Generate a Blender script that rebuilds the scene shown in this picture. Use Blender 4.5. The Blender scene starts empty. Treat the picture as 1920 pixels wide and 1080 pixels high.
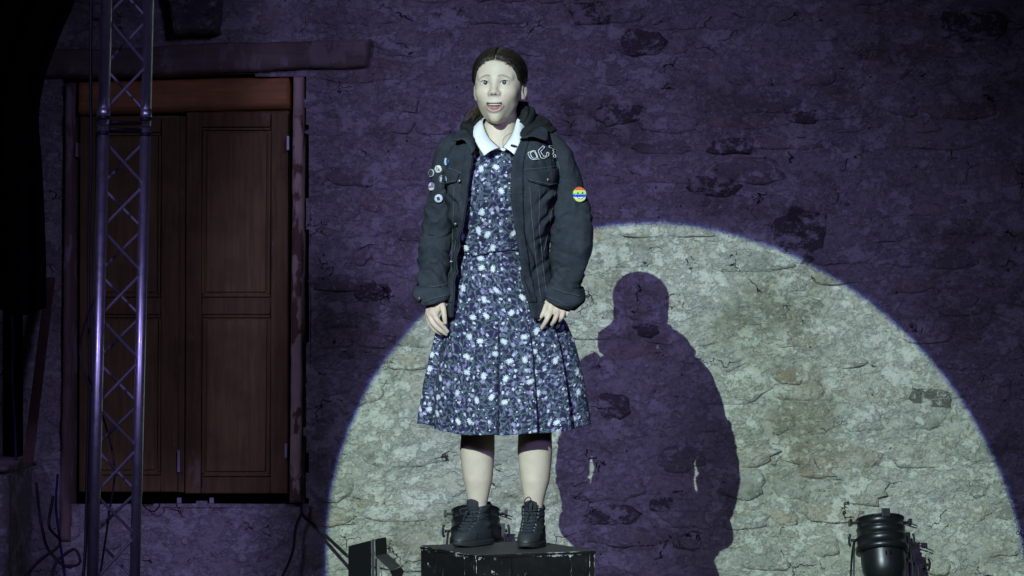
import bpy, bmesh, math, random
import numpy as np
from mathutils import Vector, Matrix
from mathutils.bvhtree import BVHTree

random.seed(7); rng = np.random.default_rng(7)
SC = bpy.context.scene
COL = SC.collection
R = math.radians

# ------------------------------------------------------------------ camera, world, lamps, exposure
CAMZ, FPX = 1.36, 6134.0            # lens height above the stage, focal length in pixels of a 1920 wide frame
cam_d = bpy.data.cameras.new('camera'); cam = bpy.data.objects.new('camera', cam_d); COL.objects.link(cam)
cam.location = (0, 0, CAMZ); cam.rotation_euler = (R(90), 0, 0)
cam_d.sensor_width = 36; cam_d.lens = FPX / 1920 * 36; cam_d.clip_end = 400; cam_d.clip_start = .1
SC.camera = cam

world = bpy.data.worlds.new('World'); SC.world = world; world.use_nodes = True
wn = world.node_tree; bg = wn.nodes['Background']
sky = wn.nodes.new('ShaderNodeTexSky'); sky.sky_type = 'NISHITA'; sky.sun_disc = False
sky.sun_elevation = R(-4); sky.sun_rotation = R(200)
wn.links.new(sky.outputs[0], bg.inputs[0]); bg.inputs[1].default_value = 0.05

def spot_lamp(name, loc, aim, half_deg, power, color, blend, radius):
    d = bpy.data.lights.new(name, 'SPOT'); o = bpy.data.objects.new(name, d); COL.objects.link(o)
    o.location = loc
    o.rotation_euler = (Vector(aim) - Vector(loc)).to_track_quat('-Z', 'Y').to_euler()
    d.energy = power; d.color = color; d.spot_size = R(2 * half_deg); d.spot_blend = blend; d.shadow_soft_size = radius
    return o
# the follow spot from the lighting gallery (its lens throws the blue a touch wider), and two violet stage washes
LAMP = (-2.65, 0.0, 5.58); AIM = (0.055, 10.93, 1.14)
spot_lamp('follow_spot', LAMP, AIM, 5.39, 7300, (.735, .94, .36), .010, .013)
spot_lamp('follow_spot_fringe', LAMP, AIM, 5.43, 4300, (.018, .10, 1.0), .010, .013)
spot_lamp('stage_wash', (-4.4, 1.0, 5.4), (-.25, 13.3, .75), 12.5, 1330, (.43, .35, 1.0), 1.0, .7)
spot_lamp('stage_wash', (3.6, -1.0, 5.2), (-.25, 13.3, .65), 10.5, 1330, (.43, .35, 1.0), 1.0, .7)
SC.view_settings.view_transform = 'Standard'; SC.view_settings.look = 'None'
SC.view_settings.exposure = 0; SC.view_settings.gamma = 1; SC.view_settings.use_curve_mapping = False
SC.render.engine = 'CYCLES'; SC.cycles.use_denoising = True

# ------------------------------------------------------------------ helpers
YB, YW = 10.93, 13.3                 # depth of the singer and of the wall face
def P(px, py, Y): return Vector(((px - 960) / FPX * Y, Y, CAMZ - (py - 540) / FPX * Y))
def PA(px, py, Y): return np.array(P(px, py, Y))

def _hash(ix, iy, iz, s):
    h = (ix * 374761393 + iy * 668265263 + iz * 2147483647 + s * 144665) & 0xFFFFFFFF
    h = ((h ^ (h >> 13)) * 1274126177) & 0xFFFFFFFF
    h = ((h ^ (h >> 16)) * 2246822519) & 0xFFFFFFFF
    return ((h ^ (h >> 15)) & 0xFFFFFF) / float(0xFFFFFF) * 2 - 1
def vn(p, seed=0):
    p = np.asarray(p, float); i = np.floor(p).astype(np.int64); f = p - i; f = f * f * (3 - 2 * f)
    r = 0
    for a in (0, 1):
        for b in (0, 1):
            for c in (0, 1):
                w = (f[..., 0] if a else 1 - f[..., 0]) * (f[..., 1] if b else 1 - f[..., 1]) * (f[..., 2] if c else 1 - f[..., 2])
                r = r + w * _hash(i[..., 0] + a, i[..., 1] + b, i[..., 2] + c, seed)
    return r
def fbm(p, oct=4, seed=0, gain=.5):
    p = np.asarray(p, float); r = 0; a = 1.0
    for k in range(oct):
        r = r + a * vn(p * 2 ** k + 17.3 * k, seed + k); a *= gain
    return r
def sstep(a, b, x):
    t = np.clip((np.asarray(x, float) - a) / (b - a), 0, 1); return t * t * (3 - 2 * t)
def interp(keys, x):
    """keys: rows (x, v1, v2 ...) -> smooth interpolated columns"""
    k = np.array(keys, float); x = np.atleast_1d(np.asarray(x, float))
    out = []
    for c in range(1, k.shape[1]):
        xs, ys = k[:, 0], k[:, c]
        d = np.gradient(ys, xs); i = np.clip(np.searchsorted(xs, x) - 1, 0, len(xs) - 2)
        h = xs[i + 1] - xs[i]; t = np.clip((x - xs[i]) / h, 0, 1)
        out.append((2*t**3-3*t**2+1)*ys[i] + (t**3-2*t**2+t)*h*d[i] + (-2*t**3+3*t**2)*ys[i+1] + (t**3-t**2)*h*d[i+1])
    return out

def mesh_data(name, v, f, smooth=True, uv=None, col=None):
    me = bpy.data.meshes.new(name)
    me.from_pydata([tuple(map(float, q)) for q in v], [], [tuple(map(int, q)) for q in f])
    if smooth: me.shade_smooth()
    if uv is not None:
        uvl = me.uv_layers.new(name='UVMap'); idx = np.empty(len(me.loops), int); me.loops.foreach_get('vertex_index', idx)
        uvl.data.foreach_set('uv', np.asarray(uv, float)[idx].ravel())
    if col is not None:
        ca = me.color_attributes.new('Col', 'FLOAT_COLOR', 'POINT')
        c = np.ones((len(v), 4)); c[:, :3] = col; ca.data.foreach_set('color', c.ravel())
    return me
def link(name, me, mat=None, parent=None):
    o = bpy.data.objects.new(name, me); COL.objects.link(o)
    if mat is not None: me.materials.append(mat)
    if parent is not None: o.parent = parent
    return o
def mesh(name, v, f, mat=None, parent=None, **k): return link(name, mesh_data(name, v, f, **k), mat, parent)
def empty(name, loc=(0, 0, 0)):
    o = bpy.data.objects.new(name, None); COL.objects.link(o); o.location = loc; return o
def tag(o, label=None, cat=None, group=None, kind=None):
    if label: o['label'] = label
    if cat: o['category'] = cat
    if group: o['group'] = group
    if kind: o['kind'] = kind
    return o
def settle(root):
    """children were built in world coordinates: keep them there under a root that has its own location"""
    bpy.context.view_layer.update()
    for c in root.children: c.matrix_parent_inverse = root.matrix_world.inverted()
def solidify(o, t, off=0.0):
    m = o.modifiers.new('solid', 'SOLIDIFY'); m.thickness = t; m.offset = off; return o
def bevel(o, w, seg=2):
    m = o.modifiers.new('bevel', 'BEVEL'); m.width = w; m.segments = seg; m.limit_method = 'ANGLE'; return o

class MB:
    """collects simple solids into one mesh"""
    def __init__(s): s.v = []; s.f = []
    def add(s, v, f):
        n = len(s.v); s.v += [tuple(q) for q in v]; s.f += [tuple(i + n for i in q) for q in f]; return s
    def box(s, lo, hi, M=None):
        v = [Vector((x, y, z)) for x in (lo[0], hi[0]) for y in (lo[1], hi[1]) for z in (lo[2], hi[2])]
        if M is not None: v = [M @ q for q in v]
        return s.add(v, [(0,1,3,2),(4,6,7,5),(0,4,5,1),(2,3,7,6),(0,2,6,4),(1,5,7,3)])
    def hexa(s, q):      # 4 front corners then 4 back corners, same order
        return s.add(q, [(0,1,2,3),(7,6,5,4),(0,4,5,1),(1,5,6,2),(2,6,7,3),(3,7,4,0)])
    def tube(s, pts, r, n=8, cap=True):
        v, f = tube_vf(pts, r, n, cap); return s.add(v, f)
    def lathe(s, prof, n=32, M=None):
        v = []; f = []
        for k, (r, z) in enumerate(prof):
            for j in range(n):
                a = 2 * math.pi * j / n; q = Vector((r * math.cos(a), r * math.sin(a), z)); v.append(M @ q if M is not None else q)
        for k in range(len(prof) - 1):
            for j in range(n):
                j2 = (j + 1) % n; f.append((k*n+j, k*n+j2, (k+1)*n+j2, (k+1)*n+j))
        return s.add(v, f)
    def build(s, name, mat, parent=None, smooth=False): return mesh(name, s.v, s.f, mat, parent, smooth=smooth)

def frames(pts):
    pts = np.asarray(pts, float); t = np.gradient(pts, axis=0); t /= np.linalg.norm(t, axis=1)[:, None] + 1e-12
    up = np.array([0, 0, 1.0]) if abs(t[0][2]) < .9 else np.array([0, 1.0, 0])
    n = np.zeros_like(pts); b = np.zeros_like(pts)
    x = up - t[0] * up.dot(t[0]); x /= np.linalg.norm(x)
    for i in range(len(pts)):
        x = x - t[i] * x.dot(t[i]); x /= np.linalg.norm(x) + 1e-12; n[i] = x; b[i] = np.cross(t[i], x)
    return pts, t, n, b
def tube_vf(pts, r, n=8, cap=True):
    pts, t, nn, bb = frames(pts); m = len(pts); r = np.broadcast_to(np.asarray(r, float), (m,))
    a = np.linspace(0, 2 * math.pi, n, endpoint=False)
    v = pts[:, None] + r[:, None, None] * (np.cos(a)[None, :, None] * nn[:, None] + np.sin(a)[None, :, None] * bb[:, None])
    f = quads(m, n, True)
    v = [tuple(q) for q in v.reshape(-1, 3)]
    if cap: f = list(f) + [tuple(range(n))[::-1], tuple((m - 1) * n + j for j in range(n))]
    return v, f
def quads(m, n, closed):
    i = np.arange(m - 1)[:, None]; j = np.arange(n if closed else n - 1)[None]; j2 = (j + 1) % n
    return np.stack([i*n+j, i*n+j2, (i+1)*n+j2, (i+1)*n+j], -1).reshape(-1, 4).tolist()
def spline(pts, n=40):
    pts = np.asarray(pts, float); d = np.r_[0, np.cumsum(np.linalg.norm(np.diff(pts, axis=0), axis=1))]
    return np.stack(interp(np.c_[d, pts], np.linspace(0, d[-1], n)), -1)

# ------------------------------------------------------------------ materials
class NT:
    def __init__(s, name):
        s.m = bpy.data.materials.new(name); s.m.use_nodes = True; s.t = s.m.node_tree; s.b = s.t.nodes['Principled BSDF']
    def n(s, typ, ins=None, out=0, **props):
        nd = s.t.nodes.new('ShaderNode' + typ)
        for k, v in props.items(): setattr(nd, k, v)
        for k, v in (ins or {}).items(): s.set(nd.inputs[k], v)
        return nd.outputs[out] if out is not None else nd
    def set(s, sock, v):
        if isinstance(v, bpy.types.NodeSocket): s.t.links.new(v, sock)
        elif isinstance(v, (tuple, list)) and len(v) == 3 and len(sock.default_value) == 4: sock.default_value = (*v, 1)
        else: sock.default_value = v
    def math(s, op, a, b=0.0, clamp=False): return s.n('Math', {0: a, 1: b}, operation=op, use_clamp=clamp)
    def mix(s, fac, a, b): return s.n('Mix', {0: fac, 6: a, 7: b}, out=2, data_type='RGBA')
    def ramp(s, fac, lo, hi): return s.n('MapRange', {0: fac, 1: lo, 2: hi, 3: 0.0, 4: 1.0}, clamp=True, interpolation_type='SMOOTHSTEP')
    def noise(s, vec, scale, detail=4, rough=.55, out=0, dist=0.0): return s.n('TexNoise', {'Vector': vec, 'Scale': scale, 'Detail': detail, 'Roughness': rough, 'Distortion': dist}, out=out)
    def pos(s): return s.n('NewGeometry')
    def obj(s): return s.n('TexCoord', out=3)
    def vscale(s, v, k): return s.n('VectorMath', {0: v, 1: k}, operation='MULTIPLY')
    def bump(s, h, strength, dist): s.set(s.b.inputs['Normal'], s.n('Bump', {'Strength': strength, 'Distance': dist, 'Height': h}))
    def done(s, color=None, rough=.6, metal=0.0, spec=.5):
        if color is not None: s.set(s.b.inputs['Base Color'], color)
        s.set(s.b.inputs['Roughness'], rough); s.b.inputs['Metallic'].default_value = metal
        s.b.inputs['Specular IOR Level'].default_value = spec
        return s.m
def plain(name, color, rough=.6, metal=0.0, spec=.5, vary=.25, scale=30):
    t = NT(name); p = t.obj(); k = t.noise(p, scale, 5)
    c = t.mix(k, tuple(q * (1 - vary) for q in color), tuple(q * (1 + vary) for q in color))
    return t.done(c, rough, metal, spec)

def masonry(name, base, base2, lime_amt, per_object):
    """rubble stone or its bedding mortar; the same lime smears run over both"""
    t = NT(name); p = t.pos(); ps = t.vscale(p, (1, 1, 1.3))
    blot = t.noise(ps, 9, 9, .72); fine = t.noise(p, 80, 5, .65); mid = t.noise(ps, 26, 7, .70, dist=.5)
    c = t.mix(t.ramp(mid, .36, .62), base, base2)
    if per_object:
        oi = t.n('ObjectInfo', out=None)
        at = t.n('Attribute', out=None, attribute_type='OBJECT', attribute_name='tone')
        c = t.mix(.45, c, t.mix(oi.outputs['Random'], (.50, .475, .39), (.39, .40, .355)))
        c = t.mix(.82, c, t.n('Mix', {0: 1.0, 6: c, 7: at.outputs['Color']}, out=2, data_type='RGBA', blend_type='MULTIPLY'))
    # lime and old render left on the surface, in ragged islands
    e = t.math('ADD', t.math('MULTIPLY', blot, .62), t.math('MULTIPLY', mid, .38))
    lime = t.ramp(t.math('ADD', e, t.math('MULTIPLY', t.math('SUBTRACT', fine, .5), .10)), .500 - lime_amt, .568 - lime_amt)
    c = t.mix(t.math('MULTIPLY', lime, .72), c, (.67, .68, .58))
    c = t.mix(t.ramp(t.noise(ps, 2.6, 6, .65), .50, .66), c, t.n('Mix', {0: 1.0, 6: c, 7: (.64, .63, .57)}, out=2, data_type='RGBA', blend_type='MULTIPLY'))
    # blotches of dirt
    c = t.mix(t.math('MULTIPLY', t.ramp(fine, .53, .66), .55), c, (.18, .175, .15)); c = t.mix(t.math('MULTIPLY', t.ramp(t.noise(ps, 15, 7, .7), .56, .68), .55), c, (.20, .19, .155)); c = t.mix(t.math('MULTIPLY', t.ramp(t.noise(p, 60, 5, .6), .58, .68), .6), c, (.68, .69, .60))
    # short cracks: thin lines of a warped cell pattern, shown only here and there
    warp = t.n('VectorMath', {0: ps, 1: t.vscale(t.noise(p, 9, 4, out=1), (.16, .16, .16))}, operation='ADD')
    edge = t.n('TexVoronoi', {'Vector': warp, 'Scale': 5.2}, feature='DISTANCE_TO_EDGE')
    crack = t.math('MULTIPLY', t.math('SUBTRACT', 1.0, t.ramp(edge, .002, .014)), t.ramp(t.noise(ps, 5.5, 4, .6), .578, .62))
    c = t.mix(t.math('MULTIPLY', crack, .95), c, (.03, .027, .022))
    hole = t.math('SUBTRACT', 1.0, t.ramp(t.n('TexVoronoi', {'Vector': p, 'Scale': 11.0}), .03, .06))
    c = t.mix(t.math('MULTIPLY', hole, .8), c, (.05, .045, .04))
    h = t.math('ADD', t.math('ADD', t.math('MULTIPLY', mid, .55), t.math('MULTIPLY', fine, .22)), t.math('MULTIPLY', lime, .10))
    h = t.math('SUBTRACT', h, t.math('MULTIPLY', crack, .9)); h = t.math('SUBTRACT', h, t.math('MULTIPLY', hole, .5))
    t.bump(h, 1.0, .026)
    return t.done(c, .93, 0, .2)
M_MORTAR = masonry('lime_mortar', (.50, .50, .415), (.40, .395, .33), .025, False)
M_STONE = masonry('rubble_stone', (.485, .48, .40), (.375, .37, .305), .016, True)

def wood(name, c1, c2, patch=None, grain=(60, 60, 4), patch_lim=(.50, .56)):
    t = NT(name); p = t.obj(); g = t.noise(t.vscale(p, grain), 1.0, 6, .65, dist=.4); b = t.noise(p, 7, 5)
    c = t.mix(t.ramp(g, .32, .68), c1, c2)
    c = t.mix(t.math('MULTIPLY', t.ramp(b, .45, .75), .55), c, tuple(q * .4 for q in c1))
    if patch: c = t.mix(t.ramp(t.noise(t.vscale(p, (9, 9, 4)), 1.0, 7, .7), *patch_lim), c, patch)
    t.bump(g, .5, .004); return t.done(c, .75, 0, .3)
M_DOOR = wood('door_varnish', (.285, .205, .060), (.18, .13, .042))
M_DOORDK = wood('door_stile_wood', (.24, .165, .05), (.15, .105, .036), (.30, .24, .16), patch_lim=(.60, .70))
M_HEAD = wood('door_head_board', (.62, .33, .095), (.45, .24, .07), grain=(4, 60, 60))
M_POST = wood('door_post_chipped', (.80, .66, .42), (.66, .54, .34), (.22, .14, .08), patch_lim=(.53, .56))
M_POST2 = wood('door_post_grey', (.30, .22, .16), (.21, .15, .11), (.42, .37, .33), patch_lim=(.53, .58))
M_BEAM = wood('weathered_beam', (.27, .235, .155), (.19, .165, .115), (.32, .30, .22), grain=(3, 50, 45))
M_PLANK = wood('leaning_plank', (.14, .085, .05), (.08, .05, .03))

def metal_mat():
    t = NT('truss_aluminium'); p = t.obj(); k = t.noise(t.vscale(p, (90, 90, 6)), 1.0, 4); s = t.noise(p, 25, 5, .7)
    c = t.mix(k, (.68, .68, .70), (.82, .82, .84)); c = t.mix(t.math('MULTIPLY', t.ramp(s, .6, .72), .5), c, (.22, .22, .24))
    r = t.n('MapRange', {0: s, 1: .3, 2: .7, 3: .30, 4: .46})
    return t.done(c, r, .93)
M_ALU = metal_mat()
M_BLKMET = plain('black_lamp_enamel', (.010, .011, .012), .34, 0, .5, .3, 60)
M_DKSTEEL = plain('dark_bracket_steel', (.035, .036, .038), .45, .6, .5, .3, 60)
M_PALEMET = plain('pale_steel', (.55, .55, .55), .35, .8)
M_RUBBER = plain('black_cable_rubber', (.014, .014, .016), .55)
M_BLUECABLE = plain('blue_cable', (.012, .014, .09), .5)
M_ROD = plain('dull_lacing_rod', (.26, .26, .28), .6, .55, .4, .35, 40)
M_DRAPE = plain('black_velour', (.0025, .0025, .003), 1.0, 0, .0)
M_FLOOR = wood('black_stage_boards', (.03, .03, .03), (.018, .018, .018), grain=(60, 3, 60))
M_GROUND = plain('ground_gravel', (.08, .075, .07), .95, 0, .2, .5, 8)
M_GLASS = plain('lamp_glass', (.2, .2, .2), .1)

def paintbox():
    t = NT('scratched_black_paint'); p = t.obj()
    k = t.noise(p, 9, 8, .72); sc = t.noise(t.vscale(p, (150, 150, 12)), 1.0, 4, .6, dist=1.2); gate = t.noise(p, 5.5, 4, .6)
    c = t.mix(k, (.006, .006, .006), (.017, .017, .016))
    m = t.math('MULTIPLY', t.ramp(sc, .63, .67), t.ramp(gate, .52, .58)); c = t.mix(t.math('MULTIPLY', m, .7), c, (.40, .42, .40))
    sp = t.math('MULTIPLY', t.math('SUBTRACT', 1.0, t.ramp(t.n('TexVoronoi', {'Vector': t.n('VectorMath', {0: p, 1: t.vscale(t.noise(p, 30, 3, out=1), (.05, .05, .05))}, operation='ADD'), 'Scale': 26.0}), .12, .18)), t.ramp(t.noise(p, 8, 3), .50, .56))
    c = t.mix(t.math('MULTIPLY', sp, .75), c, (.55, .57, .55))
    at = t.math('ADD', t.n('Attribute', out=2, attribute_name='wear'), t.math('MULTIPLY', t.math('SUBTRACT', t.noise(p, 6, 3, .6), .5), 1.6))        # paint knocked off along the edges
    w = t.ramp(t.math('ADD', at, t.math('MULTIPLY', t.math('SUBTRACT', t.noise(p, 38, 6, .7), .5), 1.5)), 1.02, 1.10)
    c = t.mix(w, c, (.60, .62, .60))
    t.bump(t.math('ADD', t.math('MULTIPLY', w, -1.0), k), .5, .003)
    return t.done(c, t.n('MapRange', {0: k, 1: .3, 2: .7, 3: .22, 4: .5}), 0, .5)
M_BOX = paintbox()
M_BOXTOP = plain('worn_rubber_top', (.038, .038, .037), .55, 0, .5, .45, 18)

def skin_mat():
    t = NT('skin'); a = t.n('Attribute', out=0, attribute_name='Col'); p = t.obj()
    c = t.n('Mix', {0: .5, 6: a, 7: t.mix(t.noise(p, 40, 4), (.76, .68, .66), (1, 1, 1))}, out=2, data_type='RGBA', blend_type='MULTIPLY')
    t.bump(t.noise(p, 600, 2), .05, .001)
    t.b.inputs['Subsurface Weight'].default_value = .12; t.b.inputs['Subsurface Radius'].default_value = (.006, .003, .002); t.b.inputs['Subsurface Scale'].default_value = 1.0
    return t.done(c, .52, 0, .35)
M_SKIN = skin_mat()
def vcol(name, rough=.5, spec=.5):
    t = NT(name); return t.done(t.n('Attribute', out=0, attribute_name='Col'), rough, 0, spec)
M_PRINT = vcol('printed_badge', .35); M_PATCH = vcol('printed_patch', .85, .2); M_EYE = vcol('eye', .28, .5)
M_TEETH = plain('teeth', (.75, .72, .62), .3, vary=.05)
M_MOUTH = plain('tongue', (.36, .165, .15), .45)
def hair_mat():
    t = NT('dark_brown_hair'); p = t.obj(); k = t.noise(t.vscale(p, (260, 60, 260)), 1.0, 3)
    t.bump(k, .5, .002); return t.done(t.mix(k, (.006, .005, .004), (.022, .018, .014)), .5, 0, .25)
M_HAIR = hair_mat(); M_STRAND = plain('hair_strand_brown', (.025, .019, .014), .33, 0, .55, .6, 90); M_TAIL = plain('brown_hair_ends', (.075, .055, .036), .45, 0, .4, .5, 90)
def denim():
    t = NT('black_denim'); p = t.obj(); k = t.noise(p, 14, 6, .65); w = t.noise(t.vscale(p, (700, 700, 220)), 1.0, 2)
    c = t.mix(t.ramp(k, .3, .7), (.019, .023, .030), (.037, .043, .053)); c = t.mix(t.math('MULTIPLY', t.ramp(w, .45, .75), .4), c, (.056, .064, .072))
    h = t.math('ADD', t.math('MULTIPLY', t.noise(t.vscale(p, (26, 26, 60)), 1.0, 5, .6, dist=1.2), 1.0), t.math('MULTIPLY', w, .15))
    t.bump(h, .55, .007); return t.done(c, .92, 0, .15)
M_DENIM = denim()
M_STITCH = plain('grey_stitching', (.10, .108, .115), .9, 0, .1)
M_KNIT = plain('black_hood_jersey', (.020, .022, .023), .97, 0, .05, .4, 60)
M_COTTON = plain('white_cotton_collar', (.80, .81, .80), .85, 0, .2, .03, 40)
M_BOOT = plain('black_canvas_boot', (.027, .032, .037), .8, 0, .3, .45, 70)
M_SOLE = plain('boot_rubber', (.034, .037, .038), .55, 0, .4, .3, 50)
M_LACE = plain('black_lace', (.030, .035, .040), .85, 0, .2)
M_EYELET = plain('dark_eyelet', (.10, .11, .12), .4, .7)
M_BRASS = plain('dull_button_metal', (.30, .30, .29), .35, .85)
M_WHITE = plain('white_embroidery', (.72, .72, .70), .8, 0, .2, .05)

def floral():
    t = NT('floral_dress_print'); uv = t.n('UVMap')
    def cells(scale, off):
        v = t.n('VectorMath', {0: t.n('VectorMath', {0: uv, 1: (off, off * .7, 0)}, operation='ADD'), 1: (scale, scale, 0)}, operation='MULTIPLY')
        vo = t.n('TexVoronoi', {'Vector': v, 'Scale': 1.0, 'Randomness': .85}, out=None, voronoi_dimensions='2D')
        d = t.n('VectorMath', {0: v, 1: vo.outputs['Position']}, operation='SUBTRACT')
        s = t.n('SeparateXYZ', {0: d}, out=None); cc = t.n('SeparateColor', {0: vo.outputs['Color']}, out=None)
        return s.outputs[0], s.outputs[1], vo.outputs['Distance'], cc.outputs[0], cc.outputs[1], cc.outputs[2]
    def flower(scale, off, petals, r0, depth, thr, squash=False):
        x, y, r, a, b, c = cells(scale, off)
        ang = t.math('ADD', t.math('ARCTAN2', y, x), t.math('MULTIPLY', a, 6.28))
        pet = t.math('ABSOLUTE', t.math('COSINE', t.math('MULTIPLY', ang, petals / 2)))
        rad = t.math('MULTIPLY', t.math('ADD', 1 - depth, t.math('MULTIPLY', pet, depth)), r0)
        if squash: rad = t.math('MULTIPLY', rad, t.math('ADD', .62, t.math('MULTIPLY', .38, t.math('ABSOLUTE', t.math('COSINE', t.math('ADD', ang, t.math('MULTIPLY', c, 6.28)))))))
        return t.math('MULTIPLY', t.math('LESS_THAN', r, rad), t.math('GREATER_THAN', b, thr)), t.math('LESS_THAN', r, r0 * .22), c
    def leaf(scale, off, L, Wd, thr):
        x, y, r, a, b, c = cells(scale, off); th = t.math('MULTIPLY', a, 6.28)
        cs, sn = t.math('COSINE', th), t.math('SINE', th)
        u = t.math('ADD', t.math('MULTIPLY', x, cs), t.math('MULTIPLY', y, sn)); w = t.math('SUBTRACT', t.math('MULTIPLY', y, cs), t.math('MULTIPLY', x, sn))
        w = t.math('ADD', w, t.math('MULTIPLY', t.math('MULTIPLY', u, u), t.math('SUBTRACT', c, .5)))
        un = t.math('DIVIDE', u, L); lim = t.math('MULTIPLY', Wd, t.math('SUBTRACT', 1.0, t.math('MULTIPLY', un, un)))
        return t.math('MULTIPLY', t.math('LESS_THAN', t.math('ABSOLUTE', w), lim), t.math('GREATER_THAN', b, thr)), c
    c = t.mix(t.noise(uv, 9, 3), (.018, .015, .046), (.024, .021, .060))
    wv = t.n('VectorMath', {0: uv, 1: t.vscale(t.noise(uv, 30, 2, out=1), (.022, .022, 0))}, operation='ADD')
    ed = t.n('TexVoronoi', {'Vector': wv, 'Scale': 30.0}, feature='DISTANCE_TO_EDGE', voronoi_dimensions='2D')
    c = t.mix(t.math('MULTIPLY', t.math('LESS_THAN', ed, .045), .8), c, (.085, .135, .125))
    for sc, of, L, W_, th, c1, c2 in ((50, .3, .52, .14, .25, (.075, .112, .110), (.05, .075, .095)), (54, 2.1, .50, .12, .35, (.14, .13, .23), (.08, .08, .165)), (43, 4.7, .50, .15, .35, (.088, .135, .125), (.06, .088, .105)), (56, 6.2, .46, .17, .5, (.22, .22, .33), (.15, .14, .25))):
        m, k = leaf(sc, of, L, W_, th); c = t.mix(m, c, t.mix(k, c1, c2))
    m, ce, k = flower(23, 1.3, 7, .22, .5, .48, True); c = t.mix(m, c, t.mix(k, (.20, .18, .33), (.33, .31, .44)))
    m, ce, k = flower(27, 3.9, 5, .175, .4, .42, True); c = t.mix(m, c, t.mix(k, (.46, .48, .56), (.56, .58, .63)))
    m, ce, k = flower(33, 8.3, 3, .085, .1, .45); c = t.mix(m, c, (.58, .60, .66))
    m, ce, k = flower(14.5, 5.4, 11, .195, .55, .32, True); c = t.mix(m, c, t.mix(k, (.55, .58, .63), (.64, .67, .69)))
    t.bump(t.noise(t.vscale(uv, (1200, 1200, 0)), 1.0, 2), .1, .001)
    return t.done(c, .8, 0, .2)
M_FLORAL = floral()

# ------------------------------------------------------------------ stage, ground
g = mesh('ground', [(-150, -150, -.9), (150, -150, -.9), (150, 150, -.9), (-150, 150, -.9)], [(0, 1, 2, 3)], M_GROUND); tag(g, kind='structure')
stage = MB().box((-6, 7.5, -.9), (6, YW + .5, -.03)).build('stage_floor', M_DKSTEEL); tag(stage, kind='structure')
for i in range(60):
    x = -6 + i * .2
    MB().box((x + .002, 7.5, -.03), (x + .198, YW - .02, rng.uniform(-.002, 0))).build('floor_board', M_FLOOR, stage)

# ------------------------------------------------------------------ rubble wall with the door opening
def wx(px): return (px - 960) / FPX * YW
def wz(py): return CAMZ - (py - 540) / FPX * YW
DX0, DX1, DZ0, DZ1 = wx(122), wx(576), wz(946), wz(142)
def wall_h(x, z):
    p = np.stack([x, z * 1.35, np.zeros_like(x)], -1)
    return .011 * fbm(p * 3.1, 3, 3) + .0075 * fbm(p * 10, 3, 9) + .003 * fbm(p * 34, 2, 21)
st = .0115
xs = np.arange(-2.7, 2.7 + st, st); zs = np.arange(0, 3.1 + st, st)
X, Z = np.meshgrid(xs, zs); H = wall_h(X, Z)
Vw = np.stack([X, YW - H, Z], -1).reshape(-1, 3)
Q = np.array(quads(len(zs), len(xs), False)); cen = Vw[Q].mean(1)
jx = .012 * fbm(np.stack([cen[:, 2] * 9, cen[:, 0], cen[:, 0] * 0], -1), 2, 5); jz = .010 * fbm(np.stack([cen[:, 0] * 8, cen[:, 2] * 0, cen[:, 0] * 0 + 4], -1), 2, 6)
inside = (cen[:, 0] > DX0 + jx) & (cen[:, 0] < DX1 + jx) & (cen[:, 2] > DZ0 + jz) & (cen[:, 2] < DZ1 + jz)
Fw = Q[~inside].tolist(); Vw = Vw.tolist()
def addq(*q):
    n = len(Vw); Vw.extend(q); Fw.append([n, n + 1, n + 2, n + 3])
a, b, c_, d = -8., -2.695, 2.695, 8.
for (x0, x1, z0, z1) in ((a, b, 0, 6), (c_, d, 0, 6), (b, c_, 3.095, 6)): addq((x0, YW, z0), (x1, YW, z0), (x1, YW, z1), (x0, YW, z1))
o_ = .012; y0, y1 = YW - .004, YW + .34
addq((DX0 - o_, y0, DZ0 - o_), (DX0 - o_, y1, DZ0 - o_), (DX0 - o_, y1, DZ1 + o_), (DX0 - o_, y0, DZ1 + o_))
addq((DX1 + o_, y0, DZ0 - o_), (DX1 + o_, y1, DZ0 - o_), (DX1 + o_, y1, DZ1 + o_), (DX1 + o_, y0, DZ1 + o_))
addq((DX0 - o_, y0, DZ0 - o_), (DX1 + o_, y0, DZ0 - o_), (DX1 + o_, y1, DZ0 - o_), (DX0 - o_, y1, DZ0 - o_))
addq((DX0 - o_, y0, DZ1 + o_), (DX1 + o_, y0, DZ1 + o_), (DX1 + o_, y1, DZ1 + o_), (DX0 - o_, y1, DZ1 + o_))
addq((-8, YW + .35, 0), (8, YW + .35, 0), (8, YW + .35, 6), (-8, YW + .35, 6)); addq((-8, YW, 6), (8, YW, 6), (8, YW + .35, 6), (-8, YW + .35, 6))
wall = mesh('stone_wall', Vw, Fw, M_MORTAR); wall['kind'] = 'thing'; tag(wall, 'old rubble stone wall smeared with pale lime, lit by the round spotlight', 'wall')

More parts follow.
